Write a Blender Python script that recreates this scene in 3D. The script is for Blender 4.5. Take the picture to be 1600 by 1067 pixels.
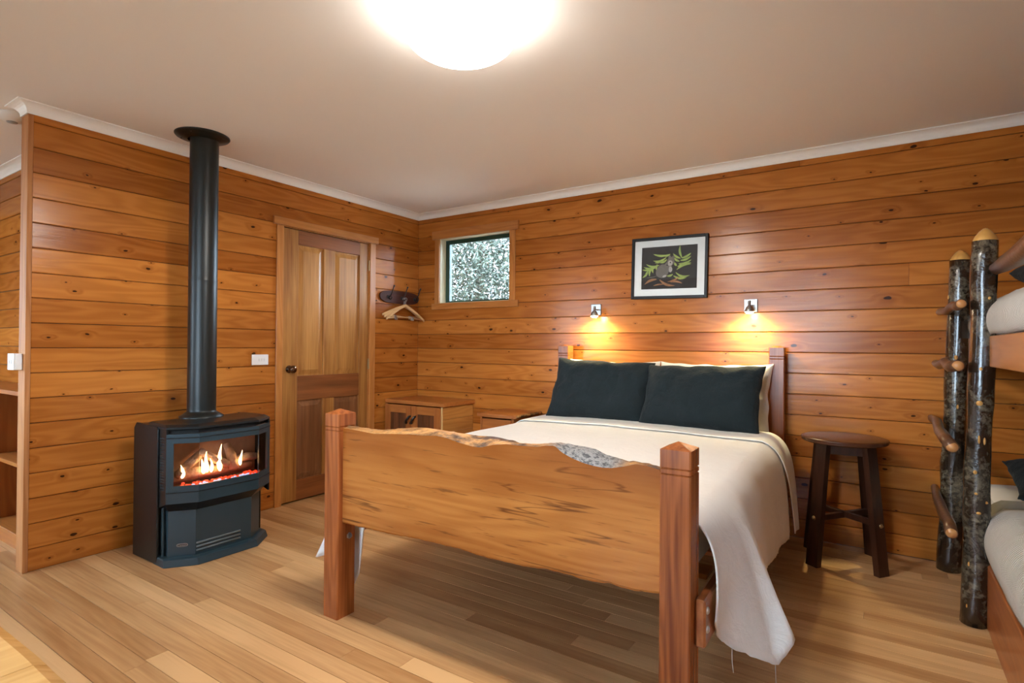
import bpy, bmesh, math, random
from mathutils import Vector, Matrix, noise

random.seed(7)
for o in list(bpy.data.objects): bpy.data.objects.remove(o)
SC = bpy.context.scene
COL = SC.collection
PI = math.pi

# ---------------------------------------------------------------- camera
cd = bpy.data.cameras.new('camera'); cam = bpy.data.objects.new('camera', cd); COL.objects.link(cam)
cd.sensor_fit = 'HORIZONTAL'; cd.sensor_width = 36.0; cd.lens = 872.1 * 36.0 / 1600.0
cd.clip_start = 0.05
YAW, PITCH, ROLL = 0.585, 0.0075, 0.0073
fw = Vector((-math.sin(YAW)*math.cos(PITCH), math.cos(YAW)*math.cos(PITCH), math.sin(PITCH)))
rt = Vector((math.cos(YAW), math.sin(YAW), 0)); up = rt.cross(fw)
r2 = rt*math.cos(ROLL) + up*math.sin(ROLL); u2 = up*math.cos(ROLL) - rt*math.sin(ROLL)
M = Matrix((r2, u2, -fw)).transposed().to_4x4(); M.translation = Vector((3.66, -3.9114, 1.1845))
cam.matrix_world = M
SC.camera = cam

# ---------------------------------------------------------------- world and view
SKY = 10.0
wd = bpy.data.worlds.new('overcast_sky'); SC.world = wd; wd.use_nodes = True
bg = wd.node_tree.nodes['Background']
bg.inputs[0].default_value = (0.63, 0.82, 1.0, 1); bg.inputs[1].default_value = SKY
SC.view_settings.view_transform = 'Standard'; SC.view_settings.look = 'None'
SC.view_settings.exposure = 1.6; SC.view_settings.gamma = 1.0; SC.view_settings.use_curve_mapping = False
LAMP_EMIT = 5.5          # opal ceiling lamp
LAMP_W = 48.0             # the bulbs of the ceiling lamp, shining down through its shade
SPOT_W = 11.0              # each reading lamp

# room dimensions
ZC = 2.414; XR = 5.06; YF = -5.7; XL = -3.0; YA = -2.595
PX0, PY0 = -0.093, -2.905        # partition back face, free end
Z0, BW = 2.3246, 0.13            # top board seam, board pitch

# portals of the three daylight openings (sampling aids for the sky, they give off no light themselves)
def portal(loc, rot, sx, sy):
    l = bpy.data.lights.new('window_portal', 'AREA'); l.shape = 'RECTANGLE'; l.size = sx; l.size_y = sy
    l.cycles.is_portal = True
    o = bpy.data.objects.new('window_portal', l); COL.objects.link(o); o.location = loc; o.rotation_euler = rot
portal((2.3, YF-0.06, 1.425), (PI/2, 0, PI), 1.8, 1.35)
portal((-1.6, YF-0.06, 1.425), (PI/2, 0, PI), 1.8, 1.35)
portal((XR+0.06, -3.05, 1.70), (PI/2, 0, -PI/2), 0.5, 0.7)
portal((XL-0.06, -4.4, 1.5), (PI/2, 0, PI/2), 1.0, 1.2)
portal((0.656, 0.11, 1.863), (PI/2, 0, 0), 0.75, 0.58)

# ---------------------------------------------------------------- materials
MATS = {}
def newmat(name):
    m = bpy.data.materials.new(name); m.use_nodes = True; MATS[name] = m
    nt = m.node_tree; b = nt.nodes['Principled BSDF']
    return m, nt, b
def N(nt, t, **k):
    n = nt.nodes.new(t)
    for a, v in k.items(): setattr(n, a, v)
    return n
def math_n(nt, op, a, b=None, c=None, clamp=False):
    n = nt.nodes.new('ShaderNodeMath'); n.operation = op; n.use_clamp = clamp
    for i, v in enumerate((a, b, c)):
        if v is None: continue
        if isinstance(v, (int, float)): n.inputs[i].default_value = v
        else: nt.links.new(v, n.inputs[i])
    return n.outputs[0]
def mixc(nt, fac, a, b, blend='MIX'):
    n = nt.nodes.new('ShaderNodeMix'); n.data_type = 'RGBA'; n.blend_type = blend
    for i, v in ((0, fac), (6, a), (7, b)):
        if isinstance(v, (int, float)): n.inputs[i].default_value = v
        elif isinstance(v, tuple): n.inputs[i].default_value = (*v[:3], 1)
        else: nt.links.new(v, n.inputs[i])
    return n.outputs[2]
def smooth(nt, v, a, b, lo=0.0, hi=1.0):
    n = nt.nodes.new('ShaderNodeMapRange'); n.interpolation_type = 'SMOOTHSTEP'
    nt.links.new(v, n.inputs[0])
    for i, x in zip((1, 2, 3, 4), (a, b, lo, hi)):
        if isinstance(x, (int, float)): n.inputs[i].default_value = x
        else: nt.links.new(x, n.inputs[i])
    return n.outputs[0]
def vscale(nt, vec, s, off=None):
    n = nt.nodes.new('ShaderNodeVectorMath'); n.operation = 'MULTIPLY_ADD'
    nt.links.new(vec, n.inputs[0]); n.inputs[1].default_value = s
    if off is not None: nt.links.new(off, n.inputs[2])
    return n.outputs[0]
def noise_n(nt, vec, scale=1.0, detail=3.0, rough=0.55, dist=0.0):
    n = nt.nodes.new('ShaderNodeTexNoise'); nt.links.new(vec, n.inputs['Vector'])
    n.inputs['Scale'].default_value = scale; n.inputs['Detail'].default_value = detail
    n.inputs['Roughness'].default_value = rough; n.inputs['Distortion'].default_value = dist
    return n.outputs['Fac']
def bump(nt, b, h, strength, dist=0.002):
    n = nt.nodes.new('ShaderNodeBump'); n.inputs['Strength'].default_value = strength; n.inputs['Distance'].default_value = dist
    nt.links.new(h, n.inputs['Height']); nt.links.new(n.outputs[0], b.inputs['Normal'])
def objvec(nt, rnd=True):
    tc = N(nt, 'ShaderNodeTexCoord'); oi = N(nt, 'ShaderNodeObjectInfo')
    if not rnd: return tc.outputs['Object'], oi.outputs['Random'], None
    s = math_n(nt, 'MULTIPLY', oi.outputs['Random'], 91.0)
    c = N(nt, 'ShaderNodeCombineXYZ')
    for i, k in enumerate((1.0, 0.37, 0.73)):
        nt.links.new(math_n(nt, 'MULTIPLY', s, k), c.inputs[i])
    v = N(nt, 'ShaderNodeVectorMath'); v.operation = 'ADD'
    nt.links.new(tc.outputs['Object'], v.inputs[0]); nt.links.new(c.outputs[0], v.inputs[1])
    return v.outputs[0], oi.outputs['Random'], c.outputs[0]

def wood(name, light, dark, axis='X', rough=0.35, rnd=0.6, knots=False, thin='Y', streak=0.5, rings=0.35,
         spec=0.36, coat=0.0, bmp=0.15, fine=1.0, spalt=False):
    m, nt, b = newmat(name)
    vec, rn, _ = objvec(nt)
    ai = 'XYZ'.index(axis)
    def sc(along, across): return tuple(along if i == ai else across for i in range(3))
    low = noise_n(nt, vscale(nt, vec, sc(0.8, 7.0)), 1.0, 2.0, 0.5)
    fineN = noise_n(nt, vscale(nt, vec, sc(3.0*fine, 130.0*fine)), 1.0, 4.0, 0.6)
    big = noise_n(nt, vscale(nt, vec, sc(1.3, 16.0)), 1.0, 3.0, 0.6)
    ring_in = math_n(nt, 'MULTIPLY', low, 9.0)
    knot = None
    if knots:
        ti = 'XYZ'.index(thin)
        wob = N(nt, 'ShaderNodeTexNoise'); wob.inputs['Scale'].default_value = 14.0; nt.links.new(vec, wob.inputs['Vector'])
        wv = N(nt, 'ShaderNodeVectorMath'); wv.operation = 'MULTIPLY_ADD'
        nt.links.new(wob.outputs['Color'], wv.inputs[0]); wv.inputs[1].default_value = (0.02, 0.02, 0.02); nt.links.new(vec, wv.inputs[2])
        oth = [i for i in range(3) if i not in (ai, ti)][0]
        sk = N(nt, 'ShaderNodeSeparateXYZ'); nt.links.new(wv.outputs[0], sk.inputs[0]); ck = N(nt, 'ShaderNodeCombineXYZ')
        nt.links.new(math_n(nt, 'MULTIPLY', sk.outputs[ai], 4.6), ck.inputs[0]); nt.links.new(math_n(nt, 'MULTIPLY', sk.outputs[oth], 9.0), ck.inputs[1])
        vo = N(nt, 'ShaderNodeTexVoronoi'); vo.voronoi_dimensions = '2D'; nt.links.new(ck.outputs[0], vo.inputs['Vector']); vo.inputs['Scale'].default_value = 1.0
        sep = N(nt, 'ShaderNodeSeparateColor'); nt.links.new(vo.outputs['Color'], sep.inputs[0])
        on = math_n(nt, 'GREATER_THAN', sep.outputs[0], 0.45)
        rad = math_n(nt, 'MULTIPLY_ADD', math_n(nt, 'POWER', sep.outputs[1], 3.0), 0.075, 0.030)
        knot = math_n(nt, 'MULTIPLY', smooth(nt, vo.outputs['Distance'], math_n(nt, 'MULTIPLY', rad, 0.7), rad, 1.0, 0.0), on)
        halo = math_n(nt, 'MULTIPLY', smooth(nt, vo.outputs['Distance'], 0.0, math_n(nt, 'MULTIPLY', rad, 5.0), 1.0, 0.0), on)
        ring_in = math_n(nt, 'ADD', ring_in, math_n(nt, 'MULTIPLY', halo, 1.1))
    ring = math_n(nt, 'MULTIPLY_ADD', math_n(nt, 'SINE', math_n(nt, 'MULTIPLY', ring_in, 7.0)), 0.5, 0.5)
    # board to board shift, grain streaks, growth rings
    f = math_n(nt, 'MULTIPLY', math_n(nt, 'SUBTRACT', rn, 0.5), rnd)
    f = math_n(nt, 'ADD', f, math_n(nt, 'MULTIPLY', math_n(nt, 'SUBTRACT', big, 0.5), streak*1.6))
    f = math_n(nt, 'ADD', f, math_n(nt, 'MULTIPLY', math_n(nt, 'SUBTRACT', ring, 0.5), rings))
    f = math_n(nt, 'ADD', f, math_n(nt, 'MULTIPLY', math_n(nt, 'SUBTRACT', fineN, 0.5), streak))
    f = math_n(nt, 'ADD', f, 0.42, clamp=True)
    col = mixc(nt, f, light, dark)
    if knots:
        col = mixc(nt, math_n(nt, 'MULTIPLY', halo, 0.32), col, tuple(c*k for c, k in zip(dark, (0.75, 0.6, 0.5))))
        col = mixc(nt, math_n(nt, 'MULTIPLY', knot, 0.93), col, (0.022, 0.008, 0.004))
    if spalt:
        w = noise_n(nt, vscale(nt, vec, sc(0.45, 7.5)), 1.0, 4.0, 0.5, 0.1)
        line = math_n(nt, 'ABSOLUTE', math_n(nt, 'SUBTRACT', w, 0.5))
        gate = smooth(nt, noise_n(nt, vscale(nt, vec, sc(2.4, 6.5)), 1.0, 2.0), 0.44, 0.56)
        lm = math_n(nt, 'MULTIPLY', smooth(nt, line, 0.0, 0.0085, 1.0, 0.0), gate)
        col = mixc(nt, math_n(nt, 'MULTIPLY', lm, 0.75), col, (0.07, 0.022, 0.008))
        st = smooth(nt, noise_n(nt, vscale(nt, vec, sc(2.6, 42.0)), 1.0, 5.0, 0.66, 0.2), 0.585, 0.68)
        col = mixc(nt, math_n(nt, 'MULTIPLY', st, 0.62), col, (0.10, 0.035, 0.012))
        hw = N(nt, 'ShaderNodeSeparateXYZ'); nt.links.new(N(nt, 'ShaderNodeTexCoord').outputs['Object'], hw.inputs[0])
        hz = math_n(nt, 'ADD', hw.outputs[2], math_n(nt, 'MULTIPLY', math_n(nt, 'SUBTRACT', low, 0.5), 0.35))
        col = mixc(nt, math_n(nt, 'MULTIPLY', smooth(nt, hz, 0.62, 0.82), 0.85), col, tuple(c*k for c, k in zip(dark, (0.85, 0.8, 0.7))))
        ds = smooth(nt, noise_n(nt, vscale(nt, vec, sc(5.0, 75.0)), 1.0, 3.0, 0.6), 0.62, 0.70)
        col = mixc(nt, math_n(nt, 'MULTIPLY', ds, 0.55), col, (0.09, 0.030, 0.010))
        bl = smooth(nt, noise_n(nt, vscale(nt, vec, sc(1.6, 4.0)), 1.0, 2.0), 0.45, 0.75)
        col = mixc(nt, math_n(nt, 'MULTIPLY', bl, 0.55), col, tuple(c*k for c, k in zip(dark, (0.8, 0.7, 0.6))))
    nt.links.new(col, b.inputs['Base Color'])
    b.inputs['Roughness'].default_value = rough; b.inputs['Specular IOR Level'].default_value = spec
    b.inputs['Coat Weight'].default_value = coat; b.inputs['Coat Roughness'].default_value = 0.12
    if bmp:
        h = math_n(nt, 'ADD', math_n(nt, 'MULTIPLY', big, 1.0), math_n(nt, 'MULTIPLY', fineN, 0.5))
        bump(nt, b, h, bmp, 0.004)
    return m

def plain(name, col, rough=0.5, metal=0.0, spec=0.5, coat=0.0, var=0.0, vs=6.0, bmp=0.0, bs=60.0, bd=0.001):
    m, nt, b = newmat(name)
    b.inputs['Base Color'].default_value = (*col, 1); b.inputs['Roughness'].default_value = rough
    b.inputs['Metallic'].default_value = metal; b.inputs['Specular IOR Level'].default_value = spec
    b.inputs['Coat Weight'].default_value = coat
    if var or bmp:
        tc = N(nt, 'ShaderNodeTexCoord').outputs['Object']
    if var:
        n = noise_n(nt, tc, vs, 4.0)
        nt.links.new(mixc(nt, n, tuple(c*(1-var) for c in col), tuple(min(1, c*(1+var)) for c in col)), b.inputs['Base Color'])
    if bmp:
        bump(nt, b, noise_n(nt, tc, bs, 4.0), bmp, bd)
    return m

def cloth(name, col, weave=900.0, wr=0.35, fold=14.0, fs=0.25, sheen=0.2, var=0.08, ribs=False):
    m, nt, b = newmat(name)
    tc = N(nt, 'ShaderNodeTexCoord').outputs['Object']
    n = noise_n(nt, tc, 9.0, 5.0); f2 = noise_n(nt, vscale(nt, tc, (weave, weave*0.2, weave)), 1.0, 2.0)
    f = math_n(nt, 'MULTIPLY_ADD', f2, 0.5, math_n(nt, 'MULTIPLY', n, 0.5))
    nt.links.new(mixc(nt, f, tuple(c*(1-var) for c in col), tuple(min(1, c*(1+var)) for c in col)), b.inputs['Base Color'])
    b.inputs['Roughness'].default_value = 0.9; b.inputs['Specular IOR Level'].default_value = 0.2
    b.inputs['Sheen Weight'].default_value = sheen
    h = math_n(nt, 'ADD', math_n(nt, 'MULTIPLY', noise_n(nt, tc, fold, 5.0, 0.6, 0.8), 1.0), math_n(nt, 'MULTIPLY', f2, 0.04))
    if ribs:
        wv = N(nt, 'ShaderNodeTexWave'); wv.bands_direction = 'Y'; wv.inputs['Scale'].default_value = 22.0; wv.inputs['Distortion'].default_value = 2.5
        wv.inputs['Detail'].default_value = 2.0; wv.inputs['Detail Scale'].default_value = 0.6
        nt.links.new(tc, wv.inputs['Vector'])
        h = math_n(nt, 'ADD', math_n(nt, 'MULTIPLY', h, 0.4), math_n(nt, 'MULTIPLY', wv.outputs['Fac'], 0.9))
    bump(nt, b, h, fs, 0.012)
    return m

def emit(name, col, strength):
    m, nt, b = newmat(name)
    b.inputs['Base Color'].default_value = (*col, 1)
    b.inputs['Emission Color'].default_value = (*col, 1); b.inputs['Emission Strength'].default_value = strength
    return m

def glass(name, refl=0.06, tint=(1, 1, 1)):
    m = bpy.data.materials.new(name); m.use_nodes = True; MATS[name] = m; nt = m.node_tree
    nt.nodes.remove(nt.nodes['Principled BSDF'])
    t = N(nt, 'ShaderNodeBsdfTransparent'); t.inputs[0].default_value = (*tint, 1)
    g = N(nt, 'ShaderNodeBsdfGlossy'); g.inputs['Roughness'].default_value = 0.03
    fr = N(nt, 'ShaderNodeFresnel'); fr.inputs[0].default_value = 1.45
    mx = N(nt, 'ShaderNodeMixShader'); nt.links.new(fr.outputs[0], mx.inputs[0])
    nt.links.new(t.outputs[0], mx.inputs[1]); nt.links.new(g.outputs[0], mx.inputs[2])
    nt.links.new(mx.outputs[0], nt.nodes['Material Output'].inputs[0])
    return m

PINE = wood('pine_lining', (0.53, 0.190, 0.034), (0.235, 0.058, 0.0075), 'X', 0.20, 0.62, knots=True, streak=0.26, rings=0.24, spec=0.22, bmp=0.22)
PINEZ = wood('pine_upright', (0.56, 0.235, 0.062), (0.34, 0.115, 0.025), 'Z', 0.28, 0.3, streak=0.5, rings=0.35)
PINEX = wood('pine_casing', (0.50, 0.20, 0.05), (0.32, 0.105, 0.022), 'X', 0.28, 0.3, streak=0.5, rings=0.35)
PINEY = wood('pine_casing_long', (0.50, 0.20, 0.05), (0.32, 0.105, 0.022), 'Y', 0.28, 0.3, streak=0.5, rings=0.35)
POSTEND = wood('worn_pine_post', (0.50, 0.22, 0.08), (0.30, 0.105, 0.03), 'Z', 0.6, 0.2, streak=0.6, spec=0.15)
FLOORM = wood('oak_strip_floor', (0.67, 0.41, 0.195), (0.35, 0.165, 0.058), 'X', 0.30, 0.75, streak=0.75, rings=0.10, bmp=0.10, fine=0.6)
REDZ = wood('myrtle_post', (0.44, 0.135, 0.036), (0.15, 0.034, 0.009), 'Z', 0.26, 0.25, streak=0.9, rings=0.3)
REDX = wood('myrtle_rail', (0.44, 0.15, 0.048), (0.22, 0.058, 0.018), 'X', 0.28, 0.25, streak=0.6, rings=0.3)
REDY = wood('myrtle_side_rail', (0.44, 0.15, 0.048), (0.22, 0.058, 0.018), 'Y', 0.28, 0.25, streak=0.6, rings=0.3)
SLAB = wood('spalted_slab', (0.54, 0.215, 0.048), (0.27, 0.074, 0.011), 'X', 0.24, 0.0, streak=0.4, rings=0.22, spalt=True, bmp=0.08)
DOORZ = wood('oak_door_upright', (0.50, 0.235, 0.062), (0.22, 0.078, 0.017), 'Z', 0.36, 0.35, streak=1.0, rings=0.08, fine=0.7, spec=0.25)
DOORY = wood('oak_door_cross', (0.30, 0.105, 0.032), (0.13, 0.040, 0.013), 'Y', 0.36, 0.3, streak=0.8, rings=0.08, fine=0.8, spec=0.25)
CABX = wood('cabinet_timber', (0.46, 0.165, 0.040), (0.27, 0.078, 0.018), 'X', 0.3, 0.25, streak=0.45)
CABY = wood('cabinet_lining', (0.56, 0.25, 0.066), (0.36, 0.135, 0.03), 'Y', 0.3, 0.4, streak=0.45)
CABZ = wood('cabinet_stile', (0.42, 0.145, 0.036), (0.25, 0.07, 0.016), 'Z', 0.3, 0.25, streak=0.45)
DARKW = wood('dark_stained', (0.060, 0.021, 0.010), (0.016, 0.006, 0.004), 'Z', 0.33, 0.2, streak=0.5)
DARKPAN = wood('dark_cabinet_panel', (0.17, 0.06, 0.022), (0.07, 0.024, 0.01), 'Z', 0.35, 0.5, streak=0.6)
DARKTOP = wood('dark_stained_top', (0.105, 0.034, 0.014), (0.040, 0.013, 0.006), 'X', 0.26, 0.2, streak=0.5)
HANGW = wood('hanger_wood', (0.72, 0.46, 0.22), (0.52, 0.29, 0.11), 'X', 0.35, 0.2, streak=0.3)
TABLEW = wood('pale_table', (0.72, 0.43, 0.165), (0.50, 0.25, 0.075), 'Y', 0.16, 0.3, streak=0.5, rings=0.3)
PEELED = wood('peeled_wood', (0.66, 0.38, 0.11), (0.45, 0.21, 0.05), 'Z', 0.3, 0.2, streak=0.4)
CUTEND = plain('cut_end', (0.48, 0.22, 0.075), 0.3, var=0.25, vs=60)
WHITE = plain('cornice_paint', (0.92, 0.91, 0.88), 0.5)
CEIL = plain('ceiling_paint', (0.84, 0.82, 0.79), 0.75)
REVEAL = plain('cream_reveal', (0.70, 0.62, 0.42), 0.45)
PLASTIC = plain('white_plastic', (0.82, 0.82, 0.80), 0.3)
GREYP = plain('grey_marks', (0.35, 0.35, 0.35), 0.5)
CHROME = plain('brushed_chrome', (0.42, 0.42, 0.42), 0.34, metal=1.0)
BRASS = plain('aged_brass', (0.36, 0.24, 0.12), 0.3, metal=1.0)
BRONZE = plain('bronze_knob', (0.16, 0.09, 0.055), 0.16, metal=1.0)
STEEL = plain('zinc_bolt', (0.55, 0.58, 0.60), 0.3, metal=1.0)
STOVE = plain('charcoal_enamel', (0.006, 0.008, 0.009), 0.30, spec=0.35, bmp=0.05, bs=400, bd=0.0005)
STOVEL = plain('sky_sheen_enamel', (0.022, 0.042, 0.055), 0.30, spec=0.45, bmp=0.05, bs=400, bd=0.0005)  # stove front: blue daylight sheen put into a lighter, bluer enamel colour
FLUEM = plain('matt_black_flue', (0.006, 0.008, 0.007), 0.38, spec=0.4)
BLACK = plain('black_gap', (0.004, 0.004, 0.004), 0.8)
IRON = plain('black_iron', (0.010, 0.010, 0.011), 0.32, spec=0.6)
BRICK = plain('firebox_lining', (0.34, 0.19, 0.12), 0.8, var=0.4, vs=20)
LOGM = plain('ceramic_log', (0.42, 0.26, 0.17), 0.9, var=0.6, vs=40, bmp=0.8, bs=60, bd=0.01)
GREENF = plain('green_aluminium', (0.006, 0.040, 0.028), 0.35)
FRAMEB = plain('black_frame', (0.007, 0.007, 0.007), 0.45, spec=0.25)
MATB = plain('mat_board', (0.72, 0.71, 0.67), 0.8)
PRINT = plain('dark_print', (0.020, 0.016, 0.014), 0.7)
PGREEN = plain('print_green', (0.30, 0.38, 0.09), 0.7, var=0.5, vs=40)
PBROWN = plain('print_brown', (0.34, 0.15, 0.06), 0.7, var=0.5, vs=40)
PGREY = plain('print_grey', (0.15, 0.13, 0.115), 0.7, var=0.45, vs=90)
PLIGHT = plain('print_pale', (0.40, 0.36, 0.33), 0.7, var=0.35, vs=90)
LINEN = cloth('oatmeal_linen', (0.77, 0.745, 0.70), fs=0.4)
SHEETM = cloth('white_sheet', (0.78, 0.745, 0.68), fs=0.22)
MATTR = cloth('white_mattress', (0.75, 0.73, 0.69), fs=0.12)
PILLD = cloth('charcoal_linen', (0.012, 0.018, 0.020), fold=22.0, fs=0.75, var=0.25, sheen=0.05)
PILLW = cloth('white_pillow_linen', (0.72, 0.68, 0.62), fold=22.0, fs=0.35)
QUILT = cloth('ribbed_cream_quilt', (0.60, 0.55, 0.48), fs=0.9, ribs=True)
OLIVE = cloth('olive_blanket', (0.21, 0.18, 0.105), fs=0.3)
THREAD = plain('loose_thread', (0.6, 0.58, 0.54), 0.9)
GLASS = glass('clear_glass'); GLASSF = glass('fire_glass', tint=(0.9, 0.86, 0.82))

def bark_mat():
    m, nt, b = newmat('varnished_bark')
    vec, rn, _ = objvec(nt)
    n1 = noise_n(nt, vscale(nt, vec, (9, 9, 7)), 1.0, 6.0, 0.7, 0.6)
    n2 = noise_n(nt, vscale(nt, vec, (45, 45, 60)), 1.0, 4.0, 0.7)
    patch = math_n(nt, 'MULTIPLY', smooth(nt, n1, 0.44, 0.60), smooth(nt, n2, 0.36, 0.60))
    c = mixc(nt, n2, (0.010, 0.006, 0.004), (0.030, 0.018, 0.011))
    c = mixc(nt, math_n(nt, 'MULTIPLY', patch, 0.8), c, (0.17, 0.145, 0.10))
    nt.links.new(c, b.inputs['Base Color']); b.inputs['Roughness'].default_value = 0.16; b.inputs['Coat Weight'].default_value = 0.5
    bump(nt, b, math_n(nt, 'ADD', n1, math_n(nt, 'MULTIPLY', n2, 0.4)), 0.5, 0.008)
    return m
BARK = bark_mat()
RUNGB = plain('rung_bark', (0.105, 0.045, 0.022), 0.28, var=0.6, vs=30, bmp=0.4, bs=50, bd=0.004)
def live_edge_mat():
    m, nt, b = newmat('live_edge_bark')
    tc = N(nt, 'ShaderNodeTexCoord').outputs['Object']
    n1 = noise_n(nt, vscale(nt, tc, (9, 20, 20)), 1.0, 5.0, 0.65)
    n2 = noise_n(nt, vscale(nt, tc, (60, 90, 90)), 1.0, 4.0, 0.75)
    c = mixc(nt, smooth(nt, n1, 0.38, 0.62), (0.055, 0.022, 0.010), (0.50, 0.24, 0.075))
    sx = N(nt, 'ShaderNodeSeparateXYZ'); nt.links.new(tc, sx.inputs[0])
    g = math_n(nt, 'MULTIPLY', smooth(nt, sx.outputs[0], 0.29, 0.36), smooth(nt, sx.outputs[0], 0.52, 0.60, 1.0, 0.0))
    grey = mixc(nt, smooth(nt, n2, 0.40, 0.60), (0.035, 0.036, 0.04), (0.34, 0.33, 0.32))
    c = mixc(nt, g, c, grey)
    c = mixc(nt, math_n(nt, 'MULTIPLY', smooth(nt, n2, 0.52, 0.64), 0.45), c, (0.09, 0.055, 0.035))
    nt.links.new(c, b.inputs['Base Color']); b.inputs['Roughness'].default_value = 0.3
    bump(nt, b, math_n(nt, 'ADD', n1, n2), 0.7, 0.012)
    return m
LIVE = live_edge_mat()
OPAL = emit('lit_opal_glass', (1.0, 0.95, 0.88), LAMP_EMIT)
BULB = emit('lit_halogen', (1.0, 0.88, 0.55), 60.0)
FLAME = emit('gas_flame', (1.0, 0.62, 0.26), 4.5)
FLAMEC = emit('gas_flame_core', (1.0, 0.80, 0.45), 14.0)
EMBER = emit('glowing_ember', (1.0, 0.045, 0.015), 0.55)
EMBERW = emit('pale_ember', (0.45, 0.60, 1.0), 0.35)
LEAF = plain('eucalypt_leaf', (0.038, 0.052, 0.034), 0.4, var=0.45, vs=1.8)
LEAFBARK = plain('tree_bark', (0.22, 0.17, 0.13), 0.9, var=0.3)
GRASS = plain('bare_ground', (0.24, 0.20, 0.16), 0.95, var=0.4, vs=3)

# ---------------------------------------------------------------- mesh helpers
def link(name, me, mat=None, parent=None, loc=(0, 0, 0), rot=(0, 0, 0), smooth_=False):
    o = bpy.data.objects.new(name, me); COL.objects.link(o)
    if mat is not None and len(me.materials) == 0: me.materials.append(mat)
    o.location = loc; o.rotation_euler = rot
    if parent is not None: o.parent = parent
    if smooth_:
        for p in me.polygons: p.use_smooth = True
    return o
def mesh(name, v, f, mat=None, parent=None, loc=(0, 0, 0), rot=(0, 0, 0), sm=False):
    me = bpy.data.meshes.new(name); me.from_pydata([tuple(x) for x in v], [], f); me.update()
    return link(name, me, mat, parent, loc, rot, sm)
def bm_obj(name, bm, mat=None, parent=None, loc=(0, 0, 0), rot=(0, 0, 0), sm=False):
    bmesh.ops.recalc_face_normals(bm, faces=bm.faces)
    me = bpy.data.meshes.new(name); bm.to_mesh(me); bm.free()
    return link(name, me, mat, parent, loc, rot, sm)
def add_box(bm, x0, x1, y0, y1, z0, z1):
    vs = [bm.verts.new((x, y, z)) for x in (x0, x1) for y in (y0, y1) for z in (z0, z1)]
    for q in ((0, 1, 3, 2), (4, 6, 7, 5), (0, 4, 5, 1), (2, 3, 7, 6), (0, 2, 6, 4), (1, 5, 7, 3)):
        bm.faces.new([vs[i] for i in q])
    return vs
def box(name, x0, x1, y0, y1, z0, z1, mat, parent=None, bev=0.0, loc=(0, 0, 0), rot=(0, 0, 0), seg=1):
    bm = bmesh.new(); add_box(bm, x0, x1, y0, y1, z0, z1)
    if bev: bmesh.ops.bevel(bm, geom=bm.edges[:], offset=bev, segments=seg, affect='EDGES', profile=0.5)
    return bm_obj(name, bm, mat, parent, loc, rot)
def prism(name, pts, axis, a, b, mat, parent=None, bev=0.0, loc=(0, 0, 0), rot=(0, 0, 0)):
    """polygon pts in the two other axes, extruded along axis from a to b"""
    def P(u, v, w):
        return {'X': (w, u, v), 'Y': (u, w, v), 'Z': (u, v, w)}[axis]
    bm = bmesh.new(); n = len(pts)
    A = [bm.verts.new(P(*p, a)) for p in pts]; B = [bm.verts.new(P(*p, b)) for p in pts]
    bm.faces.new(A); bm.faces.new(B[::-1])
    for i in range(n): bm.faces.new((A[i], B[i], B[(i+1) % n], A[(i+1) % n]))
    if bev: bmesh.ops.bevel(bm, geom=bm.edges[:], offset=bev, segments=1, affect='EDGES')
    return bm_obj(name, bm, mat, parent, loc, rot)
def add_lathe(bm, prof, n=24, cx=0, cy=0, cz=0, sx=1.0, sy=1.0):
    rings = []
    for r, z in prof:
        if r < 1e-6: rings.append([bm.verts.new((cx, cy, cz+z))])
        else: rings.append([bm.verts.new((cx+r*sx*math.cos(2*PI*i/n), cy+r*sy*math.sin(2*PI*i/n), cz+z)) for i in range(n)])
    for a, b in zip(rings, rings[1:]):
        for i in range(n):
            j = (i+1) % n
            if len(a) == 1 and len(b) == 1: continue
            if len(a) == 1: bm.faces.new((a[0], b[i], b[j]))
            elif len(b) == 1: bm.faces.new((a[i], b[0], a[j]))
            else: bm.faces.new((a[i], b[i], b[j], a[j]))
def lathe(name, prof, mat, parent=None, n=24, loc=(0, 0, 0), rot=(0, 0, 0), sm=True, sx=1.0, sy=1.0):
    bm = bmesh.new(); add_lathe(bm, prof, n, sx=sx, sy=sy)
    return bm_obj(name, bm, mat, parent, loc, rot, sm)
def add_tube(bm, pts, rad, n=8, jit=0.0):
    pts = [Vector(p) for p in pts]; rings = []
    if isinstance(rad, (int, float)): rad = [rad]*len(pts)
    ref = None
    for i, p in enumerate(pts):
        t = (pts[min(i+1, len(pts)-1)] - pts[max(i-1, 0)]).normalized()
        if ref is None: ref = Vector((0, 0, 1)) if abs(t.z) < 0.9 else Vector((1, 0, 0))
        u = (ref - t*ref.dot(t)).normalized(); w = t.cross(u); ref = u
        ring = []
        for k in range(n):
            a = 2*PI*k/n; r = rad[i]
            if jit: r *= 1 + jit*noise.noise((math.cos(a)*1.3+p.x*9, math.sin(a)*1.3+p.y*9, p.z*9))
            ring.append(bm.verts.new(p + (u*math.cos(a) + w*math.sin(a))*r))
        rings.append(ring)
    for a, b in zip(rings, rings[1:]):
        for k in range(n): bm.faces.new((a[k], b[k], b[(k+1) % n], a[(k+1) % n]))
    bm.faces.new(rings[0][::-1]); bm.faces.new(rings[-1])
def tube(name, pts, rad, mat, parent=None, n=8, jit=0.0, loc=(0, 0, 0), rot=(0, 0, 0), sm=True):
    bm = bmesh.new(); add_tube(bm, pts, rad, n, jit)
    return bm_obj(name, bm, mat, parent, loc, rot, sm)
def empty(name, loc=(0, 0, 0), rot=(0, 0, 0)):
    o = bpy.data.objects.new(name, None); COL.objects.link(o); o.location = loc; o.rotation_euler = rot; o.empty_display_size = 0.1
    return o
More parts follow.
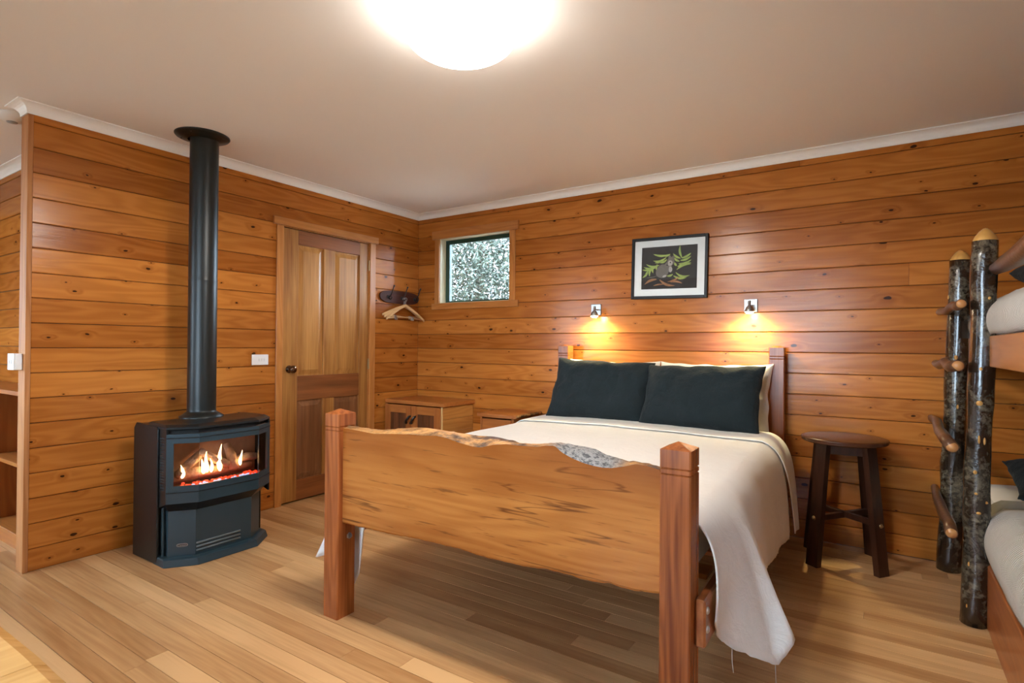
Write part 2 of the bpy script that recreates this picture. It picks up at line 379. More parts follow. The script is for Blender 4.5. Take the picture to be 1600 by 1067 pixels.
def tag(o, label=None, cat=None, group=None, kind=None):
    if label: o['label'] = label
    if cat: o['category'] = cat
    if group: o['group'] = group
    if kind: o['kind'] = kind
    return o
def struct(o, label, cat): return tag(o, label, cat, kind='structure')
def lerp(tbl, x):
    if x <= tbl[0][0]: return tbl[0][1:]
    for a, b in zip(tbl, tbl[1:]):
        if x <= b[0]:
            t = (x-a[0])/(b[0]-a[0]); return tuple(p+(q-p)*t for p, q in zip(a[1:], b[1:]))
    return tbl[-1][1:]

# ---------------------------------------------------------------- wall boards
BOARD_CACHE = {}
def board(parent, L, H, loc, rotz, first):
    """lining board: local X along the board, face towards local -Y, chamfered long edges"""
    key = (round(L, 3), round(H, 3))
    if key not in BOARD_CACHE:
        g, c, th = 0.0015, 0.0035, 0.014
        pr = [(th, g), (c, g), (0, g+c), (0, H-g-c), (c, H-g), (th, H-g)]
        v = [(x, y, z) for x in (0.0008, L-0.0008) for y, z in pr]
        f = [(i, i+1, i+7, i+6) for i in range(5)] + [(5, 0, 6, 11), (5, 4, 3, 2, 1, 0), (6, 7, 8, 9, 10, 11)]
        me = bpy.data.meshes.new('lining_board'); me.from_pydata(v, [], f); me.update(); me.materials.append(PINE)
        BOARD_CACHE[key] = me
    return link('lining_board', BOARD_CACHE[key], None, parent, loc, (0, 0, rotz))
def seams():
    zs = [ZC]; z = Z0
    while z > 0.0: zs.append(z); z -= BW
    zs.append(0.0); return zs
def line_wall(parent, origin, rotz, length, holes=(), joints=0.25, rnd=None):
    """rows of boards on a wall that starts at origin and runs along local X; holes = (u0,u1,z0,z1)"""
    rnd = rnd or random.Random(int(length*100))
    zs = seams(); ca, sa = math.cos(rotz), math.sin(rotz)
    for zt, zb in zip(zs, zs[1:]):
        if zt - zb < 0.01: continue
        rects = [(0.0, length, zb, zt)]
        for (h0, h1, g0, g1) in holes:
            out = []
            for (a, b, c, d) in rects:
                if h1 <= a or h0 >= b or g1 <= c or g0 >= d: out.append((a, b, c, d)); continue
                if h0 > a: out.append((a, h0, c, d))
                if h1 < b: out.append((h1, b, c, d))
                if g0 > c + 0.008: out.append((max(a, h0), min(b, h1), c, g0))
                if g1 < d - 0.008: out.append((max(a, h0), min(b, h1), g1, d))
            rects = out
        for (a, b, c, d) in rects:
            cuts = [a, b]
            if b - a > 3.2 and rnd.random() < joints: cuts = [a, a + (b-a)*rnd.uniform(0.3, 0.7), b]
            for u0, u1 in zip(cuts, cuts[1:]):
                board(parent, u1-u0, d-c, (origin[0]+ca*u0, origin[1]+sa*u0, c), rotz, None)
def wall_with_hole(name, x0, x1, y0, y1, axis, hole=None):
    """solid wall core, optional opening (a0,a1,z0,z1) along axis"""
    bm = bmesh.new()
    def B(a0, a1, z0, z1):
        if axis == 'X': add_box(bm, a0, a1, y0, y1, z0, z1)
        else: add_box(bm, x0, x1, a0, a1, z0, z1)
    lo, hi = (x0, x1) if axis == 'X' else (y0, y1)
    if hole is None: B(lo, hi, 0, ZC)
    else:
        cur = lo
        for a0, a1, z0, z1 in ([hole] if isinstance(hole, tuple) else hole):
            B(cur, a0, 0, ZC); cur = a1
            if z0 > 0.01: B(a0, a1, 0, z0)
            B(a0, a1, z1, ZC)
        B(cur, hi, 0, ZC)
    return bm_obj(name, bm, CORE)
CORE = plain('dark_wall_core', (0.05, 0.02, 0.008), 0.8)

# ---------------------------------------------------------------- structure
WX0, WX1, WZ0, WZ1 = 0.270, 1.042, 1.568, 2.158       # small window opening
DY0, DY1, DZ1 = -1.435, -0.608, 2.053                 # door opening
wb = wall_with_hole('wall_back', -1.2, XR, 0.008, 0.12, 'X', (WX0, WX1, WZ0, WZ1))
struct(wb, 'varnished knotty pine board wall behind the bed', 'wall')
line_wall(wb, (0.0, 0.0), 0.0, XR, [(WX0, WX1, WZ0, WZ1)], 0.2)
wl = wall_with_hole('wall_left', PX0, -0.008, -2.884, 0.0, 'Y', (DY0, DY1, 0.0, DZ1))
struct(wl, 'varnished pine board partition wall with the door, behind the stove', 'wall')
line_wall(wl, (0.0, -2.882), PI/2, 2.882, [(DY0+2.882, DY1+2.882, 0.0, DZ1)], 0.0)
wa = wall_with_hole('wall_alcove', XL, PX0, YA+0.008, YA+0.12, 'X')
struct(wa, 'pale pine board wall above the low bookcase', 'wall')
line_wall(wa, (XL, YA), 0.0, PX0-XL)
line_wall(wl, (PX0, YA), -PI/2, -2.884*-1+YA, (), 0.0)
wr = wall_with_hole('wall_right', XR+0.008, XR+0.12, YF, 0.12, 'Y', (-3.3, -2.8, 1.35, 2.05))
struct(wr, 'pine board wall on the far side of the bunk', 'wall')
line_wall(wr, (XR, 0.0), -PI/2, -YF, [(2.8, 3.3, 1.35, 2.05)])
wf = wall_with_hole('wall_front', XL, XR, YF-0.12, YF-0.008, 'X', [(-2.5, -0.7, 0.75, 2.1), (1.4, 3.2, 0.75, 2.1)])
struct(wf, 'pine board wall with wide glazed opening', 'wall')
line_wall(wf, (XR, YF), PI, XR-XL, [(XR-3.2, XR-1.4, 0.75, 2.1), (XR+0.7, XR+2.5, 0.75, 2.1)])
ws = wall_with_hole('wall_side', XL-0.12, XL-0.008, YF, YA, 'Y', (-4.9, -3.9, 0.9, 2.1))
struct(ws, 'pine board wall with kitchen window', 'wall')
line_wall(ws, (XL, YF), PI/2, YA-YF, [(-4.9-YF, -3.9-YF, 0.9, 2.1)])
# wall beyond the door so no sky shows around it
wdk = box('wall_hall', -1.2, -1.1, -2.48, 0.0, 0, ZC, PINEX); struct(wdk, 'timber wall of the room beyond the door', 'wall')

fl = box('floor', XL-0.1, XR+0.1, YF-0.1, 0.12, -0.08, -0.006, CORE); struct(fl, 'polished timber strip floor', 'floor')
FB = {}
rf = random.Random(11); row = 0; y1 = -2.005 + 0.083*25
SPL = {-1.921: 2.163, -2.338: 2.184, -2.171: 1.873}
while y1 > YF:
    yt, yb = min(y1, 0.0), max(y1-0.083, YF)
    xa, xb = (XL, XR) if yt < YA + 0.01 else (PX0, XR)
    if yb < 0.0 and yt - yb > 0.004:
        cuts = [xa]; x = xa + rf.uniform(0.7, 2.8)
        while x < xb - 0.6:
            cuts.append(x); x += rf.uniform(1.5, 3.4)
        for k, jx in SPL.items():
            if abs(yt-k) < 0.02: cuts = [xa, jx-rf.uniform(1.6, 2.0), jx, jx+rf.uniform(1.6, 2.0)]
        cuts.append(xb)
        for c0, c1 in zip(cuts, cuts[1:]):
            key = (round(c1-c0, 2), round(yt-yb, 3))
            if key not in FB:
                L, H, g, c = c1-c0, yt-yb, 0.0010, 0.0001
                pr = [(g, -0.012), (g, -c), (g+c, 0), (H-g-c, 0), (H-g, -c), (H-g, -0.012)]
                v = [(xx, a, b) for xx in (0.0005, L-0.0005) for a, b in pr]
                f = [(i+6, i+7, i+1, i) for i in range(5)] + [(0, 1, 2, 3, 4, 5), (11, 10, 9, 8, 7, 6)]
                me = bpy.data.meshes.new('floorboard'); me.from_pydata(v, [], f); me.update(); me.materials.append(FLOORM); FB[key] = me
            link('floorboard', FB[key], None, fl, (c0, yb, 0))
    y1 -= 0.083
ce = box('ceiling', XL-0.1, XR+0.1, YF-0.1, 0.12, ZC, ZC+0.1, CEIL); struct(ce, 'plain off-white painted ceiling', 'ceiling')

# cornice: cove profile swept with mitres round the room
path = [(XR, YF), (XR, 0.0), (0.0, 0.0), (0.0, PY0), (PX0, PY0), (PX0, YA), (XL, YA), (XL, YF)]
CZ = 2.361
prof = [(0.0, CZ), (0.006, CZ), (0.006, CZ+0.004)]
for i in range(7):
    a = PI/2*i/6; prof.append((0.006+0.044*(1-math.cos(a)), CZ+0.006+0.041*math.sin(a)))
prof += [(0.056, ZC-0.006), (0.056, ZC)]
def cornice(name, i0, i1, label):
    n = len(path); v = []; f = []; m = len(prof)
    for k, i in enumerate(range(i0, i1+1)):
        p = Vector(path[i % n]); a = Vector(path[(i-1) % n]); b = Vector(path[(i+1) % n])
        d0 = (p-a).normalized(); d1 = (b-p).normalized()
        n0 = Vector((-d0.y, d0.x)); n1 = Vector((-d1.y, d1.x)); mt = (n0+n1)/(1+n0.dot(n1))
        for d, z in prof: v.append((p.x+mt.x*d, p.y+mt.y*d, z))
        if k:
            for j in range(m-1): f.append(((k-1)*m+j, (k-1)*m+j+1, k*m+j+1, k*m+j))
    o = mesh(name, v, f, WHITE); struct(o, label, 'cornice')
cornice('trim_1', 1, 2, 'white coved cornice above the bed wall')
cornice('trim_2', 2, 5, 'white coved cornice above the stove and door wall')
cornice('trim_3', 5, 6, 'white coved cornice above the bookcase wall')
cornice('trim_4', 6, 9, 'white coved cornice on the remaining walls')
tp = box('trim_5', PX0, 0.003, PY0, -2.882, 0, CZ, POSTEND, bev=0.002)
struct(tp, 'worn upright pine board capping the free end of the partition', 'post')

# small window
w1 = empty('window_1', (0.656, 0.0, WZ0)); struct(w1, 'small square window with dark green frame and timber casing', 'window')
def wp(name, x0, x1, y0, y1, z0, z1, mat, par=w1, bev=0.0015): return box(name, x0-0.656, x1-0.656, y0, y1, z0-WZ0, z1-WZ0, mat, par, bev)
wp('casing', WX0-0.055, WX0-0.001, -0.013, -0.0005, WZ0, WZ1, PINEZ); wp('casing', WX1+0.001, WX1+0.058, -0.013, -0.0005, WZ0, WZ1, PINEZ)
wp('head_casing', WX0-0.087, WX1+0.092, -0.017, -0.0005, WZ1+0.001, WZ1+0.075, PINEX); wp('sill_casing', WX0-0.087, WX1+0.092, -0.017, -0.0005, WZ0-0.055, WZ0-0.001, PINEX)
wp('reveal', WX0, WX0+0.004, 0.0, 0.115, WZ0, WZ1, REVEAL, bev=0); wp('reveal', WX1-0.004, WX1, 0.0, 0.115, WZ0, WZ1, REVEAL, bev=0)
wp('reveal', WX0+0.004, WX1-0.004, 0.0, 0.115, WZ1-0.004, WZ1, REVEAL, bev=0); wp('reveal', WX0+0.004, WX1-0.004, 0.0, 0.115, WZ0, WZ0+0.004, REVEAL, bev=0)
a0, a1, b0, b1 = WX0+0.004, WX1-0.004, WZ0+0.004, WZ1-0.004
fr = wp('sash_frame', a0, a0+0.045, 0.075, 0.11, b0, b1, GREENF)
wp('sash_frame', a1-0.045, a1, 0.075, 0.11, b0, b1, GREENF)
wp('sash_frame', a0+0.045, a1-0.045, 0.075, 0.11, b1-0.036, b1, GREENF); wp('sash_frame', a0+0.045, a1-0.045, 0.075, 0.11, b0, b0+0.020, GREENF)
wp('pane', a0+0.043, a1-0.043, 0.092, 0.096, b0+0.018, b1-0.034, GLASS, bev=0)
# big glazed openings behind and beside the camera
def glazed(name, loc, rotz, w, h, n, label):
    e = empty(name, loc, (0, 0, rotz)); struct(e, label, 'window')
    for s in (0, 1): box('jamb', s*(w-0.05), s*(w-0.05)+0.05, -0.03, 0.03, 0, h, GREENF, e, 0.002)
    box('frame_rail', 0.05, w-0.05, -0.03, 0.03, h-0.05, h, GREENF, e, 0.002); box('frame_rail', 0.05, w-0.05, -0.03, 0.03, 0, 0.05, GREENF, e, 0.002)
    pw = (w-0.1)/n
    for i in range(1, n): box('mullion', 0.05+pw*i-0.03, 0.05+pw*i+0.03, -0.025, 0.025, 0.05, h-0.05, GREENF, e, 0.002)
    for i in range(n): box('pane', 0.05+pw*i+(0.03 if i else 0), 0.05+pw*(i+1)-(0.03 if i < n-1 else 0), -0.003, 0.003, 0.05, h-0.05, GLASS, e)
glazed('window_2', (1.4, YF-0.06, 0.75), 0, 1.8, 1.35, 2, 'two-pane window facing the bed')
glazed('window_5', (-2.5, YF-0.06, 0.75), 0, 1.8, 1.35, 2, 'two-pane window facing the bookcase')
glazed('window_3', (XL-0.06, -4.9, 0.9), PI/2, 1.0, 1.2, 1, 'single-pane window of the kitchen end')

glazed('window_4', (XR+0.06, -3.3, 1.35), PI/2, 0.5, 0.7, 1, 'single-pane window past the foot of the bunk')

# door
d1 = empty('door_1', (0, (DY0+DY1)/2, 0)); struct(d1, 'brown oak four-panel door with bronze knob in pine casing', 'door')
yc = (DY0+DY1)/2
def dp(name, y0, y1, z0, z1, x0, x1, mat, par=d1, bev=0.002): return box(name, x0, x1, y0-yc, y1-yc, z0, z1, mat, par, bev)
dp('casing', DY0-0.055, DY0-0.001, 0.0, DZ1, 0.0005, 0.014, PINEZ); dp('casing', DY1+0.001, DY1+0.062, 0.0, DZ1, 0.0005, 0.014, PINEZ)
dp('head_casing', DY0-0.085, DY1+0.09, DZ1+0.001, DZ1+0.056, 0.0005, 0.019, PINEY)
for a, b in ((DY0, DY0+0.004), (DY1-0.004, DY1)): dp('jamb', a, b, 0, DZ1, -0.09, 0.0, PINEZ, bev=0)
dp('jamb', DY0+0.004, DY1-0.004, DZ1-0.004, DZ1, -0.09, 0.0, PINEZ, bev=0)
XD0, XD1 = -0.042, -0.004
ya, yb_ = DY0+0.007, DY1-0.006
yl, ym1, ym2, yr_ = -1.300, -1.068, -0.962, -0.707
zt_, ztr, zlt, zlb, zbr = DZ1-0.010, 1.935, 0.945, 0.760, 0.165
dp('stile', ya, yl, 0.012, zt_, XD0, XD1, DOORZ); dp('stile', yr_, yb_, 0.012, zt_, XD0, XD1, DOORZ)
dp('rail', yl, yr_, ztr, zt_, XD0, XD1, DOORY); dp('rail', yl, yr_, zlb, zlt, XD0, XD1, DOORY); dp('rail', yl, yr_, 0.012, zbr, XD0, XD1, DOORY)
dp('mullion', ym1, ym2, zlt, ztr, XD0, XD1, DOORZ); dp('mullion', ym1, ym2, zbr, zlb, XD0, XD1, DOORZ)
def raised_panel(y0, y1, z0, z1, mat):
    bm = bmesh.new(); x0, x1, x2 = XD0+0.004, XD1-0.014, XD1-0.004; m = 0.012; k = 0.045
    def ring(x, d): return [bm.verts.new((x, y-yc, z)) for y, z in ((y0+d, z0+d), (y1-d, z0+d), (y1-d, z1-d), (y0+d, z1-d))]
    R = [ring(x0, 0), ring(x1, 0), ring(x1, m), ring(x2, k), ]
    for a, b in zip(R, R[1:]):
        for i in range(4): bm.faces.new((a[i], a[(i+1) % 4], b[(i+1) % 4], b[i]))
    bm.faces.new(R[-1]); bm.faces.new(R[0][::-1])
    bm_obj('panel', bm, mat, d1)
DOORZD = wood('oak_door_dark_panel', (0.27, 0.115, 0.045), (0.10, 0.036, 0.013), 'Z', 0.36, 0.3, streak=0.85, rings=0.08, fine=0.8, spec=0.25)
raised_panel(yl, ym1, zlt, ztr, DOORZ); raised_panel(ym2, yr_, zlt, ztr, DOORZ)
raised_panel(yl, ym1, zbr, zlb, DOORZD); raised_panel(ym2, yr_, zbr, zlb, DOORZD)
kn = lathe('knob', [(0.0, 0), (0.028, 0), (0.028, 0.004), (0.011, 0.008), (0.011, 0.03), (0.018, 0.034), (0.028, 0.045), (0.028, 0.058), (0.02, 0.067), (0, 0.069)],
           BRONZE, d1, 20, (XD1, -1.372-yc, 0.998), (0, PI/2, 0))
kn['label'] = 'round bronze door knob'
for z in (1.86, 1.02, 0.22):
    hg = dp('hinge', DY1-0.010, DY1+0.006, z-0.045, z+0.045, -0.006, 0.008, BRASS, bev=0.003)

# outside: ground and a leafy tree in front of the little window
go = box('ground', -30, 30, -40, 30, -0.75, -0.6, GRASS); struct(go, 'bare ground outside the cabin', 'ground')
tr = empty('tree', (-1.9, 3.4, -0.6)); tag(tr, 'pale leafy bush filling the view through the small window', 'tree')
tube('trunk', [(0, 0, 0), (0.1, 0.05, 1.2), (0, 0.1, 2.4), (0.1, 0, 4.0)], [0.14, 0.11, 0.08, 0.03], LEAFBARK, tr, 8)
rl = random.Random(5); v = []; f = []
for i in range(26000):
    cx, cy, cz = rl.gauss(0, 0.95), rl.gauss(0, 0.4), 2.9 + rl.gauss(0, 1.0)
    if cz < 0.3: continue
    d = Vector((rl.gauss(0, 1), rl.gauss(0, 1), rl.gauss(0, 1))).normalized(); e = d.orthogonal().normalized(); e.rotate(Matrix.Rotation(rl.uniform(0, 6.28), 3, d))
    L = rl.uniform(0.03, 0.06); W = L*0.34; c = Vector((cx, cy, cz)); n0 = len(v)
    s = d.cross(e)*0.006
    v += [c-d*L, c+e*W+s, c+d*L, c-e*W+s]; f.append((n0, n0+1, n0+2, n0+3))
fo = mesh('foliage', v, f, LEAF, tr); fo['kind'] = 'stuff'

# ---------------------------------------------------------------- the bed
BED = empty('bed', (2.414, -2.304, 0), (0, 0, math.radians(1.15)))
tag(BED, 'double bed of red-brown posts with a live-edge slab footboard', 'bed')
def post(name, x0, x1, y0, y1, h, peak, par, mat=REDZ):
    """square post with two grooves cut round it near the top and a low hipped top"""
    bm = bmesh.new(); cx, cy = (x0+x1)/2, (y0+y1)/2; hx, hy = (x1-x0)/2, (y1-y0)/2; g = 0.004
    lv = [(0, 1), (h-0.075, 1), (h-0.072, 0), (h-0.069, 1), (h-0.058, 1), (h-0.055, 0), (h-0.052, 1), (h, 1)]
    R = []
    for z, full in lv:
        d = 0 if full else g; c = 0.004
        R.append([bm.verts.new((cx+sx*(hx-d-a), cy+sy*(hy-d-b), z)) for sx, sy, a, b in
                  ((-1, -1, c, 0), (1, -1, c, 0), (1, -1, 0, c), (1, 1, 0, c), (1, 1, c, 0), (-1, 1, c, 0), (-1, 1, 0, c), (-1, -1, 0, c))])
    for a, b in zip(R, R[1:]):
        for i in range(8): bm.faces.new((a[i], a[(i+1) % 8], b[(i+1) % 8], b[i]))
    t = bm.verts.new((cx-0.004, cy, h+peak))
    for i in range(8): bm.faces.new((R[-1][i], R[-1][(i+1) % 8], t))
    bm.faces.new(R[0][::-1])
    return bm_obj(name, bm, mat, par)
PXL, PXR = (-0.790, -0.699), (0.699, 0.790)
for a, b in (PXL, PXR): post('foot_post', a, b, 0.0, 0.098, 0.882, 0.020, BED)
for a, b in ((-0.788, -0.700), (0.700, 0.788)): post('head_post', a, b, 2.185, 2.275, 1.185, 0.012, BED)
# footboard slab
FR_ = [(1.69, .822), (1.744, .822), (1.826, .818), (1.904, .814), (2.005, .823), (2.101, .83), (2.17, .832), (2.236, .837), (2.29, .833), (2.343, .822), (2.404, .814), (2.443, .813), (2.501, .829), (2.557, .837), (2.629, .838), (2.682, .84), (2.712, .847), (2.749, .851), (2.778, .831), (2.814, .817), (2.855, .806), (2.889, .801), (2.923, .799), (2.955, .802), (2.987, .81), (3.031, .823), (3.061, .823), (3.103, .816), (3.13, .812)]
SI_ = [(1.69, .82), (1.719, .821), (1.802, .816), (1.869, .818), (1.934, .826), (1.984, .833), (2.058, .846), (2.129, .85), (2.197, .849), (2.264, .845), (2.328, .844), (2.391, .842), (2.451, .846), (2.49, .844), (2.547, .837), (2.594, .829), (2.639, .83), (2.671, .836), (2.71, .844), (2.747, .85), (2.792, .848), (2.835, .846), (2.87, .842), (2.904, .828), (2.945, .822), (2.978, .816), (3.004, .812), (3.035, .813), (3.06, .81), (3.079, .807), (3.13, .805)]
BO_ = [(1.69, .411), (1.791, .41), (1.884, .413), (2.01, .415), (2.129, .422), (2.241, .424), (2.347, .425), (2.447, .418), (2.542, .42), (2.632, .421), (2.701, .429), (2.788, .432), (2.837, .428), (2.892, .429), (2.945, .435), (3.027, .432), (3.063, .437), (3.13, .445)]
NX = 150; YS0, YS1 = 0.024, 0.092
bodyv, bodyf, topv, topf = [], [], [], []
for i in range(NX+1):
    xw = 1.695 + (3.125-1.695)*i/NX; x = xw - 2.414
    zf = lerp(FR_, xw)[0]; zs_ = lerp(SI_, xw)[0]; zb = lerp(BO_, xw)[0] + 0.003*noise.noise((xw*30, 0, 0))
    bodyv += [(x, YS0+0.006, zb), (x, YS0, zb+0.008), (x, YS0, zf), (x, YS1, zs_-0.004), (x, YS1, zb)]
    if i:
        a, b = (i-1)*5, i*5
        bodyf += [(a, b, b+1, a+1), (a+1, b+1, b+2, a+2), (a+3, b+3, b+4, a+4), (a+4, b+4, b, a)]
    K = 7
    for k in range(K):
        t = k/(K-1); y = YS0 + (YS1-YS0)*t
        z = zf + (zs_-zf)*t
        if 0 < k < K-1: z += 0.007*noise.noise((xw*38, y*60, 3.1)) + 0.006*math.sin(PI*t)
        topv.append((x, y, z))
    if i:
        a, b = (i-1)*K, i*K
        topf += [(a+k, b+k, b+k+1, a+k+1) for k in range(K-1)]
bodyf += [(0, 1, 2, 3, 4), tuple(NX*5+j for j in (4, 3, 2, 1, 0))]
fb = mesh('footboard', bodyv, bodyf, SLAB, BED); le = mesh('live_edge', topv, topf, LIVE, fb, sm=True)
le['label'] = 'rough barky live edge along the top of the slab'
# headboard
box('headboard_rail', -0.702, 0.702, 2.20, 2.245, 1.008, 1.050, REDX, BED, 0.006)
hbv, hbf = [], []
for i in range(61):
    x = -0.702 + 1.404*i/60; zt = 0.945 + 0.02*noise.noise((x*4, 7, 0)); zb = 0.50 + 0.012*noise.noise((x*4, 2, 0))
    hbv += [(x, 2.20, zb), (x, 2.20, zt), (x, 2.245, zt), (x, 2.245, zb)]
    if i:
        a, b = 4*(i-1), 4*i; hbf += [(a+j, b+j, b+(j+1) % 4, a+(j+1) % 4) for j in range(4)]
hbf += [(3, 2, 1, 0), (240, 241, 242, 243)]
mesh('headboard_slab', hbv, hbf, wood('dark_slab', (0.13, 0.05, 0.018), (0.045, 0.016, 0.007), 'X', 0.4, 0.0), BED)
for s in (-1, 1):
    xo = 0.7905*s; xi = 0.822*s
    rl_ = box('side_rail', min(xo, xi), max(xo, xi), 0.045, 2.235, 0.305, 0.445, REDY, BED, 0.006)
    for z in (0.357, 0.412):
        lathe('bolt', [(0, 0.007), (0.006, 0.007), (0.011, 0.003), (0.011, 0)], STEEL, rl_, 12, (0.822*s, 0.065, z), (0, s*PI/2, 0))
for z in (0.347,):
    lathe('nut', [(0, 0.010), (0.010, 0.010), (0.011, 0.003), (0.014, 0.002), (0.014, 0)], STEEL, BED, 6, (-0.699, 0.062, z), (0, PI/2, 0), sm=False)
for i in range(9):
    box('bed_slat', -0.79, 0.79, 0.2+0.22*i, 0.29+0.22*i, 0.445, 0.462, PINEX, BED, 0.003)

# mattress
def cushion_box(name, x0, x1, y0, y1, z0, z1, r, mat, parent=None, puff=0.015, nx=24, ny=32, loc=(0, 0, 0), rot=(0, 0, 0), amp=0.004, seed=0.0):
    """rounded, softly swollen block"""
    bm = bmesh.new(); add_box(bm, x0, x1, y0, y1, z0, z1)
    bmesh.ops.bevel(bm, geom=bm.edges[:], offset=r, segments=4, affect='EDGES', profile=0.5)
    bmesh.ops.triangulate(bm, faces=[f for f in bm.faces if len(f.verts) > 4])
    bmesh.ops.subdivide_edges(bm, edges=[e for e in bm.edges if e.calc_length() > 0.25], cuts=7, use_grid_fill=True)
    cx, cy = (x0+x1)/2, (y0+y1)/2
    for vv in bm.verts:
        u = 1-min(1, abs(vv.co.x-cx)/((x1-x0)/2))**2; w = 1-min(1, abs(vv.co.y-cy)/((y1-y0)/2))**2
        if vv.co.z > (z0+z1)/2: vv.co.z += puff*u*w
        vv.co += Vector((1, 1, 1))*amp*noise.noise(vv.co*6+Vector((seed, 0, 0)))
    return bm_obj(name, bm, mat, parent, loc, rot, True)
BL, BR_ = tuple(BED.location), tuple(BED.rotation_euler)
mt = cushion_box('mattress', -0.765, 0.765, 0.115, 2.185, 0.463, 0.655, 0.05, MATTR, loc=BL, rot=BR_)
tag(mt, 'white mattress of the double bed', 'mattress')

# linen cover: parametric drape, bed-local coordinates (x right, y to the head)
def wl2b(x, y, z):
    a = BR_[2]; dx, dy = x-BL[0], y-BL[1]
    return (dx*math.cos(a)+dy*math.sin(a), -dx*math.sin(a)+dy*math.cos(a), z)
HEM_R = [(-2.20, 3.245, -2.17, .36), (-2.12, 3.250, -2.12, .29), (-2.05, 3.275, -2.07, .245), (-1.98, 3.325, -2.00, .20), (-1.91, 3.372, -1.94, .165), (-1.84, 3.428, -1.905, .245), (-1.78, 3.385, -1.83, .30), (-1.70, 3.300, -1.72, .315), (-1.60, 3.278, -1.61, .315), (-1.3, 3.268, -1.3, .262), (-1.0, 3.262, -1.0, .232), (-.6, 3.258, -.6, .215), (-.3, 3.25, -.3, .21)]
HEM_L = [(-2.20, 1.545, -2.17, .40), (-2.12, 1.520, -2.15, .20), (-2.06, 1.400, -2.19, .16), (-1.98, 1.385, -2.16, .19), (-1.88, 1.47, -1.98, .27), (-1.78, 1.535, -1.80, .28), (-1.5, 1.545, -1.5, .27), (-1.0, 1.535, -1.0, .25), (-.3, 1.525, -.3, .25)]
def cover_point(u, yw, lift, hem_r, hem_l, zt):
    """u in [-2,2]: |u|<=1 across the top, beyond that down the side to the hem"""
    bx = 0.742; yl = wl2b(2.4, yw, 0)[1]
    top = lambda xx: zt + lift + 0.012*(1-(xx/bx)**2) + 0.006*noise.noise((xx*3.1, yl*3.1, 5))
    if abs(u) <= 1: return Vector((u*bx, yl, top(u*bx)))
    s = 1 if u > 0 else -1; t = abs(u)-1
    h = hem_r if s > 0 else hem_l
    hx, hy, hz = lerp(h, yw); H = Vector(wl2b(hx, hy, hz)); E = Vector((s*bx, yl, top(bx)))
    out = max(0.848+lift, 0.0)
    mid = Vector((s*min(out, abs(H.x)), yl + (H.y-yl)*0.12, E.z - 0.03))
    mid2 = Vector((s*(out*0.75+abs(H.x)*0.25), yl + (H.y-yl)*0.45, E.z*0.55 + H.z*0.45))
    a = (1-t)**3; b = 3*t*(1-t)**2; c = 3*t*t*(1-t); d = t**3
    p = E*a + mid*b + mid2*c + H*d
    p.x += s*t*0.012*(noise.noise((yl*5.0, 1.7*s, t*0.7)) + 0.6*math.sin(yl*17+s))
    return p
def drape(name, ys, mat, lift, zt, hem_r, hem_l, nu_t=40, nu_s=26, wavy=0.0, loc=BL, rot=BR_, extra=None):
    us = [-2 + i/nu_s for i in range(nu_s)] + [-1 + 2*i/nu_t for i in range(nu_t)] + [1 + i/nu_s for i in range(nu_s+1)]
    v, f = [], []; m = len(us)
    for j, yw in enumerate(ys):
        for i, u in enumerate(us):
            p = cover_point(u, yw, lift, hem_r, hem_l, zt)
            if abs(u) > 1.97 and wavy: p.z += wavy*noise.noise((yw*60, u, 0)); p.x += wavy*noise.noise((yw*60, u, 9))
            v.append(p)
        if j:
            f += [((j-1)*m+i, (j-1)*m+i+1, j*m+i+1, j*m+i) for i in range(m-1)]
    if extra:
        n0 = len(v); v += extra[0]; f += [tuple(n0+k for k in q) for q in extra[1]]
    o = mesh(name, v, f, mat, None, loc, rot, True)
    so = o.modifiers.new('cloth_thickness', 'SOLIDIFY'); so.thickness = 0.006; so.offset = -1
    return o
# the foot corner of the cover drops inside the left foot post
v, f = [], []; nx_, nz_ = 14, 16
BOTL = [(1.600, .30), (1.635, .10), (1.665, .075), (1.695, .16), (1.715, .27), (1.75, .37), (1.80, .42), (1.86, .45)]
for i in range(nx_+1):
    xw = 1.600 + .26*i/nx_; zb_ = lerp(BOTL, xw)[0]
    for k in range(nz_+1):
        t = k/nz_; v.append(Vector(wl2b(xw + .010*t*math.sin(xw*60), -2.194 + .004*math.sin(xw*70+t*3), .655 + (zb_-.655)*t)))
    if i: f += [((i-1)*(nz_+1)+k, (i-1)*(nz_+1)+k+1, i*(nz_+1)+k+1, i*(nz_+1)+k) for k in range(nz_)]
CORNER = (v, f)

ysc = [-2.195 + (2.195-0.62)*i/110 for i in range(111)]
cv = drape('bed_cover', ysc, LINEN, 0.012, 0.662, HEM_R, HEM_L, wavy=0.006, extra=CORNER)
tag(cv, 'oatmeal linen bed cover with frayed hem trailing off the bed corners', 'bed cover')
HEM_SR = [(-.72, 3.285, -.70, .225), (-.5, 3.288, -.50, .195), (-.3, 3.25, -.3, .20)]
HEM_SL = [(-.72, 1.52, -.70, .30), (-.3, 1.515, -.3, .30)]
ysh = [-0.70 + 0.34*i/24 for i in range(25)]
sh = drape('bed_sheet', ysh, SHEETM, 0.024, 0.662, HEM_SR, HEM_SL)
tag(sh, 'white sheet folded down across the head of the bed', 'sheet')
for pts in (([(3.375, -1.925, .175), (3.378, -1.93, .10), (3.37, -1.935, .03)]), ([(3.27, -2.06, .25), (3.272, -2.065, .20), (3.275, -2.06, .165)])):
    tube('frayed_thread', [Vector(wl2b(*q)) for q in pts], 0.0012, THREAD, cv, 5)

